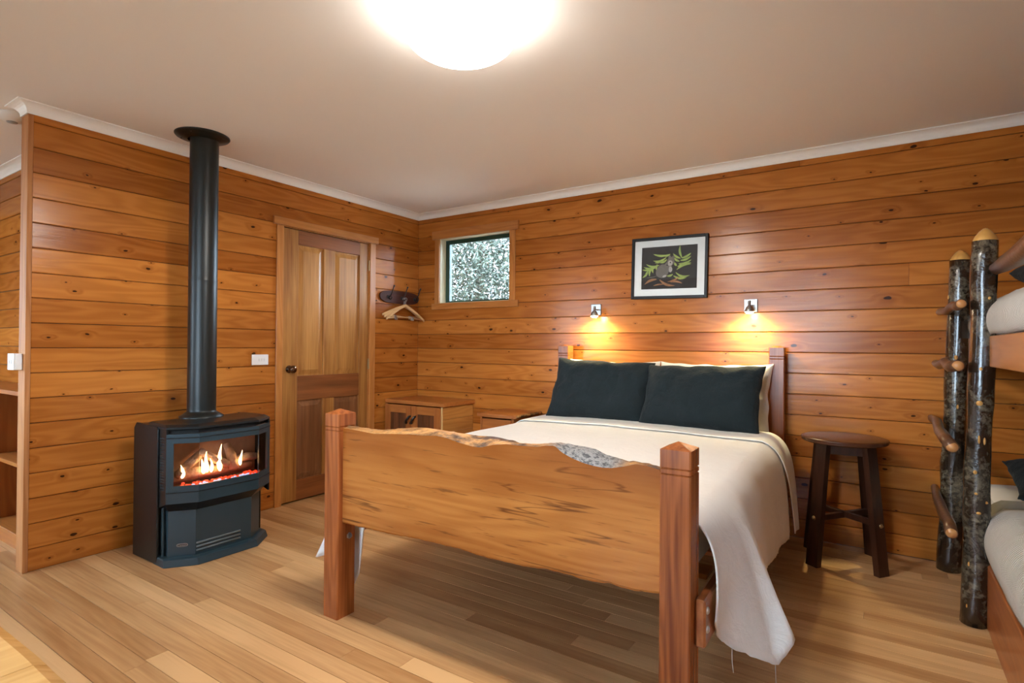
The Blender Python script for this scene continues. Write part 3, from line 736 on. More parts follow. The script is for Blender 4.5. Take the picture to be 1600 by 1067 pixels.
# pillows
def pillow(name, w, h, th, mat, loc, rot, seed, label, cat='pillow', group=None, flange=0.012):
    n, m = 40, 28; v = []; f = []
    def P(i, j, s):
        a, b = -1+2*i/n, -1+2*j/m
        e = max(0.0, (1-abs(a)**3.0)*(1-abs(b)**3.0))**0.55
        sx = 1 - 0.055*(1-abs(b)**2)*abs(a)**4; sy = 1 - 0.09*(1-abs(a)**2)*abs(b)**4
        x, z = a*w/2*sx, b*h/2*sy
        wr = noise.noise((a*2.4+seed, b*2.0, 1.3)) + 0.55*noise.noise((a*6+seed, b*3.5, 4.1)) + 0.3*noise.noise((a*13+seed, b*9, 8.1))
        d = th/2*e*(1+0.20*wr + 0.10*noise.noise((a*9+b*7+seed, b*3-a*2, 6.0))) + 0.003
        return Vector((x + 0.008*noise.noise((b*3, seed, a)), s*d, z + 0.010*noise.noise((a*3.3, seed, 2.2))))
    for s in (-1, 1):
        for j in range(m+1):
            for i in range(n+1): v.append(P(i, j, s))
    K = (n+1)*(m+1)
    for j in range(m):
        for i in range(n):
            q = (j*(n+1)+i, j*(n+1)+i+1, (j+1)*(n+1)+i+1, (j+1)*(n+1)+i)
            f.append(q); f.append(tuple(K+k for k in q[::-1]))
    edge = [i for i in range(n+1)] + [j*(n+1)+n for j in range(1, m+1)] + [m*(n+1)+i for i in range(n-1, -1, -1)] + [j*(n+1) for j in range(m-1, 0, -1)]
    for a, b in zip(edge, edge[1:]+edge[:1]): f.append((b, a, K+a, K+b))
    o = mesh(name, v, f, mat, None, loc, rot, True)
    return tag(o, label, cat, group)
Z180 = 0.0
pillow('pillow', 0.725, 0.455, 0.20, PILLD, (2.025, -0.345, 0.880), (math.radians(-24), math.radians(1.5), math.radians(2)), 1.3, 'charcoal linen pillow leaning by the head post nearer the cabinet')
pillow('pillow', 0.735, 0.450, 0.20, PILLD, (2.715, -0.370, 0.870), (math.radians(-27), math.radians(-0.5), math.radians(-1)), 6.1, 'charcoal linen pillow leaning by the head post nearer the stool')
pillow('pillow', 0.70, 0.44, 0.12, PILLW, (2.03, -0.178, 0.872), (math.radians(-15), math.radians(1), 0), 3.3, 'white pillow mostly hidden behind the charcoal pillow nearer the cabinet')
pillow('pillow', 0.71, 0.45, 0.12, PILLW, (2.745, -0.178, 0.866), (math.radians(-15), 0, 0), 9.2, 'white pillow showing its edge behind the charcoal pillow nearer the stool')

# ---------------------------------------------------------------- gas log stove
SY = -2.165
ST = empty('gas_stove', (0.38, SY, 0)); tag(ST, 'charcoal gas log heater with bay glass front and lit flames', 'heater')
SX = -0.38
def spoly(name, pts, z0, z1, mat, par=ST, bev=0.0): return prism(name, [(x+SX, y) for x, y in pts], 'Z', z0, z1, mat, par, bev)
# casing: side profile with chamfered rear top corner, extruded across
for s in (-1, 1):
    y0, y1 = (s*0.30, s*0.288) if s > 0 else (-0.30, -0.288)
    prism('side_panel', [(.16+SX, .001), (.436+SX, .001), (.436+SX, .722), (.425+SX, .734), (.188+SX, .742), (.16+SX, .712)], 'Y', min(y0, y1), max(y0, y1), STOVE, ST, 0.003)
prism('back_casing', [(.163+SX, .004), (.40+SX, .004), (.40+SX, .735), (.19+SX, .735), (.163+SX, .708)], 'Y', -0.287, 0.287, STOVE, ST)
UP = [(.40, -.287), (.525, -.298), (.612, -.172), (.612, .172), (.525, .298), (.40, .287)]
def inset(k): return [(x-k if x > .5 else x, y*(1-k*1.6)) for x, y in UP]
# lid with bevelled brow
bm = bmesh.new(); RR = []
lid = [(.30, -.287)] + UP[1:5] + [(.30, .287)]
for z, k in ((.722, 0.006), (.728, 0.0), (.738, 0.004), (.750, 0.035), (.752, 0.06)):
    RR.append([bm.verts.new((x+SX-(k if x > .5 else 0), y*(1-k*1.1), z)) for x, y in lid])
for a, b in zip(RR, RR[1:]):
    for i in range(6): bm.faces.new((a[i], a[(i+1) % 6], b[(i+1) % 6], b[i]))
bm.faces.new(RR[-1]); bm.faces.new(RR[0][::-1]); bm_obj('lid', bm, STOVE, ST)
spoly('outlet_gap', inset(.025), .702, .722, BLACK)
def facet_frame(p0, p1, z0, z1, holes, mat, th=0.012, name='window_surround'):
    """plate between plan points p0,p1 with a rectangular hole (u0,u1,v0,v1 in metres)"""
    a, b = Vector((p0[0]+SX, p0[1])), Vector((p1[0]+SX, p1[1])); L = (b-a).length; d = (b-a)/L; nrm = Vector((d.y, -d.x))
    u0, u1, v0, v1 = holes
    us = sorted(set([0, u0, u1, L])); vs = sorted(set([z0, v0, v1, z1]))
    bm = bmesh.new()
    for i in range(len(us)-1):
        for j in range(len(vs)-1):
            um, vm = (us[i]+us[i+1])/2, (vs[j]+vs[j+1])/2
            if u0 < um < u1 and v0 < vm < v1: continue
            q = []
            for off in (0, -th):
                for uu, vv in ((us[i], vs[j]), (us[i+1], vs[j]), (us[i+1], vs[j+1]), (us[i], vs[j+1])):
                    p = a + d*uu + nrm*off; q.append(bm.verts.new((p.x, p.y, vv)))
            bm.faces.new(q[:4]); bm.faces.new(q[4:][::-1])
            for k in range(4): bm.faces.new((q[k], q[4+k], q[4+(k+1) % 4], q[(k+1) % 4]))
    bmesh.ops.remove_doubles(bm, verts=bm.verts, dist=1e-5)
    return bm_obj(name, bm, mat, ST)
CL = math.hypot(.087, .126)
facet_frame(UP[1], UP[2], .335, .702, (.034, CL, .427, .653), STOVEL)
facet_frame(UP[2], UP[3], .335, .702, (0.0, .344, .427, .653), STOVEL)
facet_frame(UP[3], UP[4], .335, .702, (0.0, CL-.034, .427, .653), STOVEL)
for i, (pa, pb) in enumerate(((UP[1], UP[2]), (UP[2], UP[3]), (UP[3], UP[4]))):   # proud beads round the glass frame
    a, b = Vector((pa[0]+SX, pa[1])), Vector((pb[0]+SX, pb[1])); d = (b-a).normalized(); n_ = Vector((d.y, -d.x))*0.002
    for z in (.394, .682):
        tube('frame_seam', [(a.x+n_.x, a.y+n_.y, z), (b.x+n_.x, b.y+n_.y, z)], 0.0028, BLACK, ST, 6)
    glass_ = mesh('fire_glass', [(a.x-n_.x*4, a.y-n_.y*4, .42), (b.x-n_.x*4, b.y-n_.y*4, .42), (b.x-n_.x*4, b.y-n_.y*4, .66), (a.x-n_.x*4, a.y-n_.y*4, .66)], [(0, 1, 2, 3)], GLASSF, ST)
for s in (-1, 1):
    ys0, ys1 = (UP[0], UP[1]) if s < 0 else (UP[4], UP[5])
    a, b = Vector((ys0[0]+SX, ys0[1])), Vector((ys1[0]+SX, ys1[1]))
    mesh('vented_side', [(a.x, a.y, .29), (b.x, b.y, .335), (b.x, b.y, .722), (a.x, a.y, .722), (a.x, a.y-s*.01, .29), (b.x, b.y-s*.01, .335), (b.x, b.y-s*.01, .722), (a.x, a.y-s*.01, .722)],
         [(0, 1, 2, 3), (7, 6, 5, 4), (0, 4, 5, 1), (1, 5, 6, 2), (2, 6, 7, 3), (3, 7, 4, 0)], STOVE, ST)
    for k in range(20):
        z = .40 + k*.0145
        box('vent_slot', .452+SX, .505+SX, s*.2925-0.0035, s*.2925+0.0035, z, z+.006, BLACK, ST)
# sloping underside of the firebox
LO = [(.40, -.262), (.478, -.262), (.560, -.160), (.560, .160), (.478, .262), (.40, .262)]
v = [(x+SX, y, .336) for x, y in UP] + [(x+SX, y, .283) for x, y in LO]
mesh('firebox_underside', v, [(i, i+1, i+7, i+6) for i in range(5)], STOVE, ST)
# lower body
spoly('lower_body', LO, .03, .30, STOVEL)
for s in (-1, 1): box('corner_bead', .436+SX, .452+SX, s*.274-.006, s*.274+.006, .035, .30, STOVEL, ST, .002)
for k in range(3):
    tube('louvre', [(.562+SX, -.155, .062+k*.020), (.562+SX, .093, .062+k*.020)], .0058, plain('grey_louvre', (0.10, 0.125, 0.135), 0.4) if k == 0 else MATS['grey_louvre'], ST, 8)
v = []
PL = [(.40, -.30), (.520, -.302), (.618, -.172), (.618, .168), (.505, .302), (.40, .30)]
bm = bmesh.new(); RR = []
for z, k in ((.0, 0.0), (.004, 0.0), (.034, .012), (.040, .03)):
    RR.append([bm.verts.new((x+SX-(k if x > .5 else 0), y*(1-k*.9), z+0.001)) for x, y in PL])
for a, b in zip(RR, RR[1:]):
    for i in range(6): bm.faces.new((a[i], a[(i+1) % 6], b[(i+1) % 6], b[i]))
bm.faces.new(RR[-1]); bm.faces.new(RR[0][::-1]); bm_obj('plinth', bm, STOVEL, ST)
# maker's badge on the left lower facet
a, b = Vector((LO[1][0]+SX, LO[1][1])), Vector((LO[2][0]+SX, LO[2][1])); d = (b-a).normalized(); ang = math.atan2(d.y, d.x)
bc = a + (b-a)*0.52 + Vector((d.y, -d.x))*0.0015
bd = empty_badge = None
pts = []
for i in range(24):
    t = 2*PI*i/24; pts.append((0.027*math.copysign(abs(math.cos(t))**0.6, math.cos(t)), 0.0085*math.copysign(abs(math.sin(t))**0.6, math.sin(t))))
bd = prism('badge', pts, 'Y', -0.0012, 0.0012, CHROME, ST, 0, (bc.x, bc.y, .098), (0, 0, ang))
prism('badge_field', [(x*.90, z*.74) for x, z in pts], 'Y', -0.0020, -0.0012, IRON, bd)
tcu = bpy.data.curves.new('badge_lettering', 'FONT'); tcu.body = 'Cannon'; tcu.size = 0.0135; tcu.align_x = 'CENTER'; tcu.align_y = 'CENTER'; tcu.extrude = 0.0003
to = bpy.data.objects.new('tmp_text', tcu); COL.objects.link(to)
me = bpy.data.meshes.new_from_object(to.evaluated_get(bpy.context.evaluated_depsgraph_get())); bpy.data.objects.remove(to)
me.materials.clear(); link('badge_lettering', me, CHROME, bd, (0, -0.0024, 0), (PI/2, 0, 0))
# firebox inside
mesh('firebox_lining', [(.402+SX, -.28, .405), (.402+SX, .28, .405), (.402+SX, .28, .70), (.402+SX, -.28, .70), (.52+SX, -.285, .405), (.60+SX, -.165, .405), (.60+SX, .165, .405), (.52+SX, .285, .405), (.52+SX, -.285, .70), (.60+SX, -.165, .70), (.60+SX, .165, .70), (.52+SX, .285, .70)],
     [(0, 1, 2, 3), (0, 4, 5, 6, 7, 1), (3, 2, 11, 10, 9, 8)], BRICK, ST)
def flog(pts, r): tube('ceramic_log', [(x+SX, y, z) for x, y, z in pts], r, LOGM, ST, 10, 0.5)
flog([(.44, -.24, .45), (.46, -.1, .462), (.45, .06, .455), (.44, .22, .46)], [.028, .034, .032, .028])
flog([(.50, -.23, .47), (.47, -.15, .52), (.44, -.06, .575)], [.022, .026, .020])
flog([(.46, -.09, .58), (.49, -.02, .53), (.50, .05, .485)], [.018, .026, .024])
flog([(.49, .09, .45), (.475, .085, .53), (.45, .07, .60)], [.026, .024, .020])
flog([(.47, .10, .50), (.47, .18, .51), (.46, .25, .50)], [.020, .024, .02])
def flame(y, x, z, h, w, seed):
    v_, rg = [], random.Random(seed); pr = [(0.35, 0), (0.9, .12), (1.0, .26), (.78, .45), (.5, .66), (.22, .86), (0, 1.0)]
    for nm, mt_, k in (('flame', FLAME, 1.0), ('flame_core', FLAMEC, 0.62)):
        bm = bmesh.new(); rings = []
        for r, t in pr:
            sway = 0.012*math.sin(t*3.1+seed)*t
            if r == 0: rings.append([bm.verts.new((x+SX, y+sway, z+h*t*(k*.4+.6)))])
            else: rings.append([bm.verts.new((x+SX+w*.55*k*r*math.cos(q*PI/5), y+sway+w*k*r*math.sin(q*PI/5), z+h*t*(k*.4+.6))) for q in range(10)])
        for a, b in zip(rings, rings[1:]):
            for q in range(10):
                if len(b) == 1: bm.faces.new((a[q], a[(q+1) % 10], b[0]))
                else: bm.faces.new((a[q], a[(q+1) % 10], b[(q+1) % 10], b[q]))
        bm_obj(nm, bm, mt_, ST if k == 1.0 else None, sm=True) if k == 1.0 else None
        if k != 1.0: bm.free()
for y, x, z, h, w, s in ((-.209, .512, .455, .075, .012, 1), (-.095, .512, .46, .085, .014, 2), (-.073, .505, .462, .12, .013, 3), (-.052, .51, .46, .08, .010, 7), (-.003, .512, .458, .155, .015, 4), (.118, .512, .47, .088, .010, 5)):
    flame(y, x, z, h, w, s)
re_ = random.Random(3)
for nm, mt_, cnt, xr in (('embers', EMBER, 95, (.515, .575)), ('pale_embers', EMBERW, 45, (.572, .592))):
    bm = bmesh.new()
    for i in range(cnt):
        x = re_.uniform(*xr); y = re_.uniform(-.235, .235)
        lim = .165 + (.60-x)/.08*.115
        if abs(y) > lim - .015: continue
        r = re_.uniform(.006, .011); M4 = Matrix.Translation((x+SX, y, .412+re_.uniform(0, .016))) @ Matrix.Scale(0.7, 4, (0, 0, 1))
        bmesh.ops.create_icosphere(bm, subdivisions=1, radius=r, matrix=M4)
    e_ = bm_obj(nm, bm, mt_, ST); e_['kind'] = 'stuff'
# flue
FX = .30+SX
fl_ = lathe('flue_pipe', [(.118, .752), (.118, .757), (.095, .772), (.079, .782), (.0765, .79), (.0765, .80), (.0765, 1.53), (.0765, 1.545), (.0775, 1.552), (.0775, 1.556), (.0765, 1.563), (.0765, 1.58), (.0765, ZC-.004)], FLUEM, ST, 40, (FX, .0, 0))
cp = lathe('ceiling_plate', [(.0775, ZC-.030), (.10, ZC-.018), (.142, ZC-.010), (.147, ZC-.004), (.147, ZC-.001), (.0775, ZC-.001)], FLUEM, ST, 48, (FX-.0, -.012, 0))
for a in (0.6, 2.2, 3.8, 5.3):
    lathe('screw', [(0, -.004), (.005, -.003), (.006, 0)], IRON, cp, 8, (.122*math.cos(a), .122*math.sin(a), ZC-.014))

# ---------------------------------------------------------------- corner cabinet, bedside table
CB = empty('cabinet', (0.34, -0.21, 0)); tag(CB, 'low orange timber corner cabinet with two panelled doors', 'cabinet')
def cb(name, x0, x1, y0, y1, z0, z1, mat, par=CB, bev=0.002): return box(name, x0-.34, x1-.34, y0+.21, y1+.21, z0, z1, mat, par, bev)
cb('top', .016, .690, -.428, -.004, .676, .710, CABX, bev=.004)
for i in range(6):
    z0 = .04+i*.106; cb('side_board', .652, .668, -.412, -.006, z0+.001, min(z0+.105, .675), CABY, bev=.002)
cb('side_panel', .018, .034, -.412, -.006, .04, .675, CABZ)
cb('back_panel', .034, .652, -.016, -.006, .04, .675, CABX); cb('base_panel', .034, .652, -.40, -.016, .04, .06, CABX); cb('plinth', .03, .655, -.395, -.02, .0, .04, CABX)
cb('corner_stile', .650, .669, -.4135, -.412, .04, .675, plain('pale_edge', (.62, .38, .15), .4))
for k, (xa, xb) in enumerate(((.020, .334), (.337, .650))):
    dr = empty('door', (0, 0, 0)); dr.parent = CB
    for q in ((xa, xa+.062), (xb-.062, xb)): cb('stile', q[0], q[1], -.431, -.413, .05, .668, CABZ, dr)
    cb('rail', xa+.062, xb-.062, -.431, -.413, .600, .668, CABX, dr); cb('rail', xa+.062, xb-.062, -.431, -.413, .05, .125, CABX, dr)
    nb = 4; wv_ = (xb-xa-.124)/nb
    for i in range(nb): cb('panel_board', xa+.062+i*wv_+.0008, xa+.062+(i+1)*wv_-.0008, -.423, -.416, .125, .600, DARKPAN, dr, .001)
    hx = xb-.028 if k == 0 else xa+.028; sgn = 1
    tube('handle', [(hx-.34-.022, -.433+.21, .520), (hx-.34-.020, -.452+.21, .524), (hx-.34, -.458+.21, .550), (hx-.34+.020, -.452+.21, .578), (hx-.34+.022, -.433+.21, .582)], [.009, .010, .0105, .010, .009], IRON, dr, 8)
BS = empty('bedside_table', (1.18, -0.21, 0)); tag(BS, 'small live-edge bedside table tucked between cabinet and bed', 'table')
def bs(name, x0, x1, y0, y1, z0, z1, mat, bev=.002): return box(name, x0-1.18, x1-1.18, y0+.21, y1+.21, z0, z1, mat, BS, bev)
v, f = [], []
pl = [(1.005, -.395), (1.12, -.40), (1.24, -.392), (1.345, -.385)] + [(1.36+.012*noise.noise((t*9, 1, 0)), -.37+.36*t) for t in (0, .15, .3, .45, .6, .75, .9, 1)] + [(1.01, -.006)]
prism('top', [(x-1.18, y+.21) for x, y in pl], 'Z', .628, .656, wood('bedside_top', (.44, .16, .042), (.27, .08, .02), 'X', .3, 0.0), BS, .003)
tube('live_edge', [(x-1.18+.001, y+.21, .645) for x, y in pl[4:12]], [.010, .012, .010, .013, .011, .012, .010, .011], LIVE, BS, 8, .4)
bs('side_panel', 1.02, 1.04, -.37, -.02, 0, .628, CABZ); bs('side_panel', 1.315, 1.335, -.37, -.02, 0, .628, CABZ)
bs('back_panel', 1.04, 1.315, -.032, -.02, .05, .628, CABX); bs('shelf', 1.04, 1.315, -.37, -.032, .05, .07, CABX); bs('drawer_front', 1.043, 1.312, -.374, -.356, .45, .615, CABX)
bs('door', 1.043, 1.312, -.374, -.356, .075, .445, CABX)

# ---------------------------------------------------------------- coat hooks and hangers
CR = empty('coat_rack', (0, -.255, 1.612)); tag(CR, 'dark slab coat rack with three black iron hooks beside the door', 'coat rack')
pts = []
for i in range(28):
    t = 2*PI*i/28; pts.append((.243*math.copysign(abs(math.cos(t))**.55, math.cos(t))*(1+.01*math.sin(3*t)), .056*math.copysign(abs(math.sin(t))**.75, math.sin(t))))
prism('backboard', pts, 'X', .0015, .022, wood('dark_rack', (.085, .024, .013), (.035, .010, .006), 'Y', .6, 0.0, spec=.25), CR, .003)
HOOKY = (-.150, .016, .183)
for y in HOOKY:
    hk = lathe('hook', [(0, .008), (.012, .007), (.016, .003), (.017, 0)], IRON, CR, 14, (.022, y, -.005), (0, PI/2, 0))
    # hook local frame: z points out of the wall, -x points up
    tube('arm', [(-.0, 0, .004), (-.010, 0, .028), (-.035, 0, .046), (-.068, .0, .060), (-.092, 0, .072)], [.006, .0055, .0045, .0045, .0055], IRON, hk, 8)
    lathe('arm_tip', [(0, -.008), (.006, -.006), (.008, 0), (.006, .006), (0, .008)], IRON, hk, 10, (-.095, 0, .074))
    tube('lower_arm', [(.004, 0, .004), (.018, 0, .020), (.020, 0, .036), (.008, 0, .046), (-.004, 0, .048)], [.006, .005, .0045, .0045, .005], IRON, hk, 8)
def hanger(loc, rz, label, tilt=0.0, roll=0.0):
    e = empty('coat_hanger', loc, (-tilt, -roll, rz)); tag(e, label, 'coat hanger', 'wooden hangers on the middle hook')
    tube('hook', [(-.012, 0, .0), (-.010, 0, .012), (0, 0, .019), (.012, 0, .010), (.010, 0, -.006), (0, 0, -.018), (0, 0, -.045)], .0019, CHROME, e, 6)
    v, f = [], []
    n = 24
    for i in range(n+1):
        t = -1 + 2*i/n; x = t*.215; zc = -.058 - .105*abs(t)**1.25 + (.006 if abs(t) < .05 else 0); h = .016 - .004*abs(t); th = .006; yo = .018*t*t
        for sy, sz in ((-1, -1), (1, -1), (1, 1), (-1, 1)): v.append((x, yo+sy*th, zc+sz*h*.75))
        if i:
            a, b = 4*(i-1), 4*i; f += [(a+j, a+(j+1) % 4, b+(j+1) % 4, b+j) for j in range(4)]
    f += [(3, 2, 1, 0), (4*n, 4*n+1, 4*n+2, 4*n+3)]
    mesh('shoulder', v, f, HANGW, e)
    br = tube('trouser_bar', [(-.195, .014, -.158), (.195, .014, -.158)], .005, HANGW, e, 8)
    for s in (-1, 1): box('clip', s*.09-.012, s*.09+.012, .008, .022, -.178, -.150, CHROME, br, .002)
HZ = 1.592
hanger((.048, -.240, HZ), math.radians(93), 'pale wooden coat hanger hanging closest to the wall', 0.0, .07)
hanger((.062, -.240, HZ), math.radians(84), 'pale wooden coat hanger hanging between the two others', .03, -.02)
hanger((.076, -.240, HZ), math.radians(75), 'pale wooden coat hanger swung furthest out from the wall', .06, -.10)

# ---------------------------------------------------------------- switches, smoke alarm
sw = box('light_switch', .0005, .010, -.062, .062, -.037, .037, PLASTIC, None, .002, (0, -1.610, 1.072)); tag(sw, 'white three-gang wall switch plate beside the door', 'switch')
for i in range(3): box('rocker', .010, .0135, -.012+i*.020, -.002+i*.020, -.009, .009, PLASTIC, sw, .001)
s2 = empty('light_switch', (-.074, PY0-.0005, 1.083)); tag(s2, 'white surface switch box on the partition end', 'switch')
box('mounting_block', -.039, .048, -.030, 0, -.042, .042, PLASTIC, s2, .003); 
pp = box('face_plate', -.039, .048, -.038, -.0305, -.042, .042, PLASTIC, s2, .002)
for k in (-1, 1): box('rocker', k*.012-.006+.004, k*.012+.006+.004, -.042, -.038, -.012, .010, PLASTIC, pp, .001)
sd = lathe('smoke_alarm', [(0, -.040), (.030, -.040), (.055, -.030), (.068, -.014), (.070, 0)], PLASTIC, None, 32, (-.262, -2.90, ZC-.0005)); tag(sd, 'round white smoke alarm on the ceiling behind the partition', 'smoke alarm')
lathe('sensor_ring', [(0, -.045), (.022, -.044), (.026, -.038)], GREYP, sd, 24)

# ---------------------------------------------------------------- bookcase in the alcove
BK = empty('bookcase', (-.85, -2.71, 0)); tag(BK, 'low open timber bookcase behind the partition end', 'bookcase')
def bk(name, x0, x1, y0, y1, z0, z1, mat, bev=.002): return box(name, x0+.85, x1+.85, y0+2.71, y1+2.71, z0, z1, mat, BK, bev)
bk('top', -1.62, PX0-.004, -2.825, YA-.003, .880, .905, CABX); bk('shelf', -1.58, PX0-.03, -2.82, -2.612, .475, .497, PINEX); bk('shelf', -1.58, PX0-.03, -2.82, -2.612, .075, .097, PINEX)
bk('side_panel', PX0-.026, PX0-.006, -2.82, -2.612, 0, .879, CABZ); bk('side_panel', -1.60, -1.58, -2.82, -2.612, 0, .879, CABZ)
bk('divider', -.90, -.88, -2.815, -2.612, .097, .474, CABZ); bk('divider', -.90, -.88, -2.815, -2.612, .498, .879, CABZ)
bk('back_panel', -1.60, PX0-.006, -2.611, -2.600, .02, .879, wood('bookcase_back', (.26, .075, .022), (.15, .04, .012), 'Z', .4, 0.0))
bk('kickboard', -1.58, PX0-.03, -2.808, -2.79, 0, .074, CABX)

# ---------------------------------------------------------------- picture
FP = empty('framed_picture', (2.4025, 0, 1.7455), (0, math.radians(1.05), 0)); tag(FP, 'black-framed print of a small grey marsupial among fern leaves', 'picture')
PW, PH, FWd = .2715, .2195, .020
for nm, x0, x1, z0, z1 in (('frame_side', -PW, -PW+FWd, -PH, PH), ('frame_side', PW-FWd, PW, -PH, PH), ('frame_rail', -PW+FWd, PW-FWd, PH-FWd, PH), ('frame_rail', -PW+FWd, PW-FWd, -PH, -PH+FWd)):
    box(nm, x0, x1, -.026, -.001, z0, z1, FRAMEB, FP, .002)
box('mat_board', -PW+FWd, PW-FWd, -.012, -.004, -PH+FWd, PH-FWd, MATB, FP)
mu, mv0, mv1 = .1985, -.150, .152
pr_ = box('print', -mu, mu, -.0125, -.0119, mv0, mv1, PRINT, FP)
mesh('picture_glass', [(-PW+FWd, -.018, -PH+FWd), (PW-FWd, -.018, -PH+FWd), (PW-FWd, -.018, PH-FWd), (-PW+FWd, -.018, PH-FWd)], [(0, 1, 2, 3)], GLASS, FP)
def puv(X, Y):
    u = (X-178)/800.0; top = 270-63*u; bot = 860-30*u; w = (bot-Y)/(bot-top)
    return (-mu + 2*mu*u, mv0 + (mv1-mv0)*w)
def leaf_poly(v, f, a, b, w, y, bend=0.12):
    A, B = Vector(puv(*a)), Vector(puv(*b)); d = B-A; n_ = Vector((-d.y, d.x)).normalized(); L = d.length; n0 = len(v); K = 8
    up_, dn = [], []
    for i in range(K+1):
        t = i/K; c = A + d*t + n_*bend*L*math.sin(PI*t); ww = w*math.sin(PI*min(1, t*.9+.08))**.8*.5
        up_.append(c+n_*ww); dn.append(c-n_*ww)
    for p in up_ + dn[::-1]: v.append((p.x, y, p.y))
    for i in range(K): f.append((n0+i, n0+i+1, n0+2*K+1-i-1, n0+2*K+1-i))
gl = [((765,405),(735,228),-.1),((760,408),(890,335),.08),((745,442),(890,380),.1),((720,492),(895,430),.1),((705,530),(895,474),-.05),((695,572),(892,492),-.12),((680,612),(878,652),.18),((650,662),(832,686),.12),((745,412),(638,344),-.1),((730,455),(650,400),-.1),((690,520),(660,470),-.05),
      ((560,368),(352,358),-.08),((540,402),(350,452),-.15),((500,378),(600,352),.1),((480,432),(375,480),-.12),((550,430),(450,480),-.1),((440,512),(245,502),-.15),((400,542),(212,545),-.12),((350,562),(188,582),-.08),((330,562),(300,672),.15),((275,592),(192,695),-.12),((362,528),(352,628),.15),((412,500),(402,585),.1),((272,600),(248,672),.1),((640,640),(550,665),-.1)]
v, f = [], []
for i, (a, b, bend) in enumerate(gl): leaf_poly(v, f, a, b, .0155, -.0128-.00002*i, -bend)
fl_o = mesh('fern_leaves', v, f, PGREEN, pr_)
v, f = [], []
for i, (a, b, w, bend) in enumerate((((405,712),(228,787),.018,-.1),((450,720),(672,800),.017,-.12),((735,680),(565,748),.011,.05),((610,750),(778,768),.013,.1),((505,782),(358,806),.010,-.05))): leaf_poly(v, f, a, b, w, -.0134-.00002*i, bend)
mesh('fallen_leaves', v, f, PBROWN, pr_)
def blob(v, f, cx, cy, rx, ry, y, rot=0.0, wob=.05):
    n0 = len(v); K = 20
    for i in range(K):
        t = 2*PI*i/K; r = 1+wob*math.sin(3*t+cx); X = cx+(rx*math.cos(t)*math.cos(rot)-ry*math.sin(t)*math.sin(rot))*r; Y = cy+(rx*math.cos(t)*math.sin(rot)+ry*math.sin(t)*math.cos(rot))*r
        p = puv(X, Y); v.append((p[0], y, p[1]))
    f.append(tuple(range(n0, n0+K)))
v, f = [], []
blob(v, f, 485, 600, 88, 100, -.0136, .5); blob(v, f, 560, 540, 60, 90, -.0137, .5); blob(v, f, 605, 458, 52, 66, -.0139, .35); blob(v, f, 590, 400, 18, 28, -.0138); blob(v, f, 642, 402, 18, 28, -.0138); leaf_poly(v, f, (410,665), (240,692), .005, -.0136, .05)
an = mesh('marsupial', v, f, PGREY, pr_)
v, f = [], []
blob(v, f, 600, 480, 34, 40, -.0142, .3); blob(v, f, 605, 570, 26, 42, -.0141); blob(v, f, 520, 668, 30, 16, -.0141, -.4); mesh('pale_fur', v, f, PLIGHT, pr_)
v, f = [], []
blob(v, f, 602, 474, 9, 9, -.0145); blob(v, f, 556, 512, 10, 8, -.0145); mesh('eye_and_nose', v, f, BLACK, pr_)

# ---------------------------------------------------------------- reading lamps
def wall_lamp(x, z, hx, hz, label):
    e = empty('reading_lamp', (x, 0, z)); tag(e, label, 'wall lamp', 'chrome reading lamps above the bed')
    box('wall_plate', -.041, .041, -.012, -.0005, -.043, .043, CHROME, e, .003)
    tube('arm', [(.010, -.012, .0), (.010, -.050, -.002), (hx-x, -.088, -.004)], .0055, CHROME, e, 8)
    hd = lathe('lamp_head', [(0, .052), (.008, .052), (.010, .048), (.010, .018), (.020, .010), (.0285, -.012), (.029, -.022), (.026, -.022), (.024, -.012)], CHROME, e, 20, (hx-x, -.088, hz-z))
    lathe('bulb', [(0, -.034), (.014, -.032), (.025, -.024), (.0275, -.0205), (.026, -.018)], BULB, hd, 16)
    l = bpy.data.lights.new('reading_lamp_beam', 'SPOT'); l.energy = SPOT_W; l.color = (1.0, 0.86, 0.46); l.spot_size = math.radians(172); l.spot_blend = 1.0; l.shadow_soft_size = 0.02
    lo = bpy.data.objects.new('reading_lamp_beam', l); COL.objects.link(lo); lo.parent = hd; lo.location = (0, 0, -.040)
    lo.rotation_euler = (math.radians(8), 0, 0)
wall_lamp(1.843, 1.463, 1.866, 1.432, 'small chrome reading lamp over the pillow nearer the cabinet')
wall_lamp(2.946, 1.457, 2.952, 1.434, 'small chrome reading lamp over the pillow nearer the stool')

# ---------------------------------------------------------------- ceiling lamp
CLx, CLy = 2.375, -2.325
cl = empty('ceiling_lamp', (CLx, CLy, ZC)); tag(cl, 'round opal glass ceiling lamp, switched on', 'ceiling lamp')
lathe('base_plate', [(0, -.0005), (.165, -.0005), (.168, -.030), (0, -.030)], WHITE, cl, 40)
pr = [(.150, -.031)]
for i in range(1, 15):
    a = -PI*.20 + (PI*.70)*i/14
    pr.append((max(.0, .205*math.cos(a)), -.094-.080*math.sin(a)))
pr[-1] = (0.0, pr[-1][1])
sh_ = lathe('opal_shade', pr, OPAL, cl, 48)
l = bpy.data.lights.new('ceiling_lamp_bulbs', 'SPOT'); l.energy = LAMP_W; l.color = (1.0, 0.95, 0.87); l.spot_size = math.radians(178); l.spot_blend = 0.25; l.shadow_soft_size = 0.13
lo = bpy.data.objects.new('ceiling_lamp_bulbs', l); COL.objects.link(lo); lo.parent = cl; lo.location = (0, 0, -.182)

